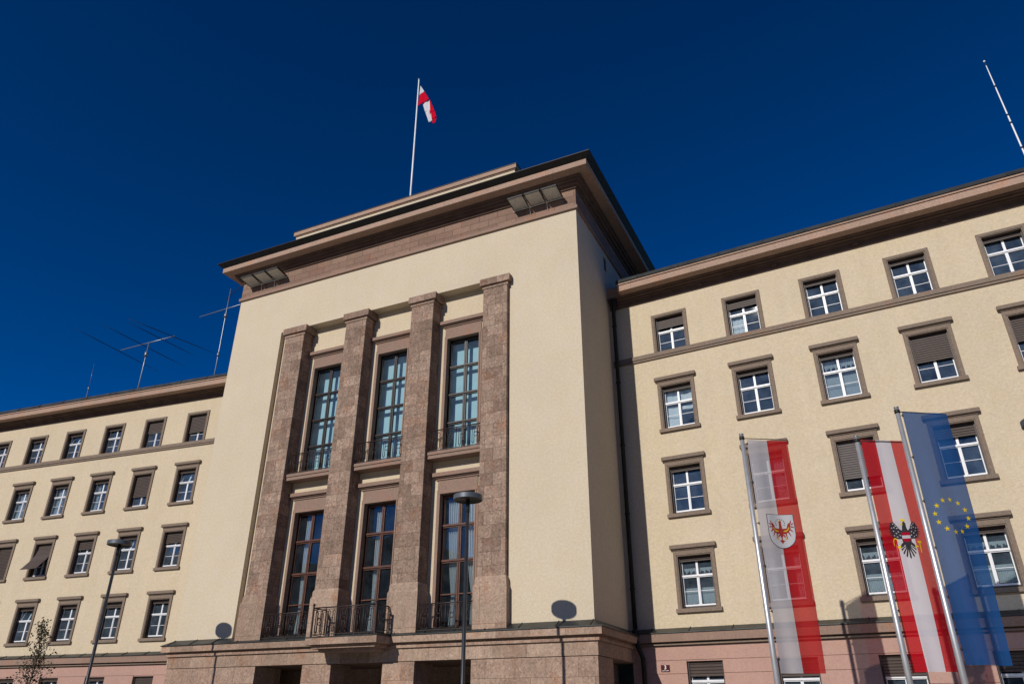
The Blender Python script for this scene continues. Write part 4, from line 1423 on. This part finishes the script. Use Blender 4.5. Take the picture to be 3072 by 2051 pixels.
mb.tube([(-40.95, 33, 26.12), (-35.8, 33, 26.25)], 0.034, 8)
mb.build('crossbar', 'galv', t)
mb = MB()
mb.tube([(-38.9, 33.3, 27.25), (-36.6, 32.6, 27.75)], 0.018, 6)
for k in range(9):
    q = Vector((-38.9, 33.3, 27.25)).lerp(Vector((-36.6, 32.6, 27.75)), (k + .4) / 9)
    mb.tube([q + Vector((-.06, -.2, -.05)), q + Vector((.06, .2, .05))], 0.01, 5)
mb.build('yagi_top', 'antdark', t)
t = thing('antenna', 'short thin whip antenna at the left on the wing roof', 'antenna', (-51.35, 33.0, 18.0), AG)
mb = MB()
mb.tube([(-51.3, 33, 18.0), (-51.38, 33, 22.3)], 0.035, 8)
mb.tube([(-51.38, 33, 22.2), (-51.39, 33, 22.45)], 0.06, 8)
mb.build('mast', 'galv', t)
MB().tube([(-51.39, 33, 22.4), (-51.58, 33, 24.5)], [0.016, 0.006], 6).build('whip', 'galv', t)

# ------------------------------------------------------------------ young tree at the lower left
tx, ty = -31.02, 21.0
t = thing('tree', 'sparse young tree with small dark leaves in front of the left wing', 'tree', (tx, ty, GZ))
rng = random.Random(11)
mb = MB()
tr = []
for k in range(9):
    z = GZ + k * 0.64
    tr.append(Vector((tx + 0.05 * math.sin(k * 1.3) - 0.30 * (k / 8) ** 2, ty + 0.04 * math.cos(k), z)))
mb.tube(tr, [0.055 - 0.0055 * k for k in range(9)], 8)
mb.build('trunk', 'bark', t)
bmh = MB(); lf = MB()
def leaf(p, s):
    a = Vector((rng.gauss(0, 1), rng.gauss(0, 1), rng.gauss(-0.4, 0.8))).normalized()
    b = a.cross(Vector((rng.gauss(0, 1), rng.gauss(0, 1), rng.gauss(0, 1)))).normalized()
    c = a.cross(b) * s * 0.12
    lf.poly([p, p + a * s * .5 + b * s * .32 + c, p + a * s, p + a * s * .5 - b * s * .32 + c])
for k in range(74):
    h = 0.20 + 0.79 * (k / 73.0)                               # fraction of the height
    i = min(7, int(h * 8)); fr = h * 8 - i
    p0 = tr[i].lerp(tr[min(8, i + 1)], fr)
    L = (0.25 + 1.25 * (1 - h) ** 0.8) * rng.uniform(0.55, 1.1)
    az = k * 2.399 + rng.uniform(-.4, .4)
    d = Vector((math.cos(az), math.sin(az), 0.40 + 1.0 * h)).normalized()
    p1 = p0 + d * L * .5 + Vector((0, 0, .03)); p2 = p0 + d * L + Vector((0, 0, 0.10 * L))
    bmh.tube([p0, p1, p2], [0.014, 0.009, 0.004], 5)
    for j in range(int(5 + 24 * L)):
        q = p0.lerp(p2, rng.uniform(0.15, 1.05)) + Vector((rng.gauss(0, .09), rng.gauss(0, .09), rng.gauss(0, .09)))
        leaf(q, rng.uniform(0.065, 0.13))
for j in range(26):
    leaf(tr[8] + Vector((rng.gauss(0, .07), rng.gauss(0, .07), rng.gauss(-.30, .2))), rng.uniform(.05, .1))
bmh.build('branches', 'bark', t)
lf.build('crown', 'leaf', t, recalc=False)
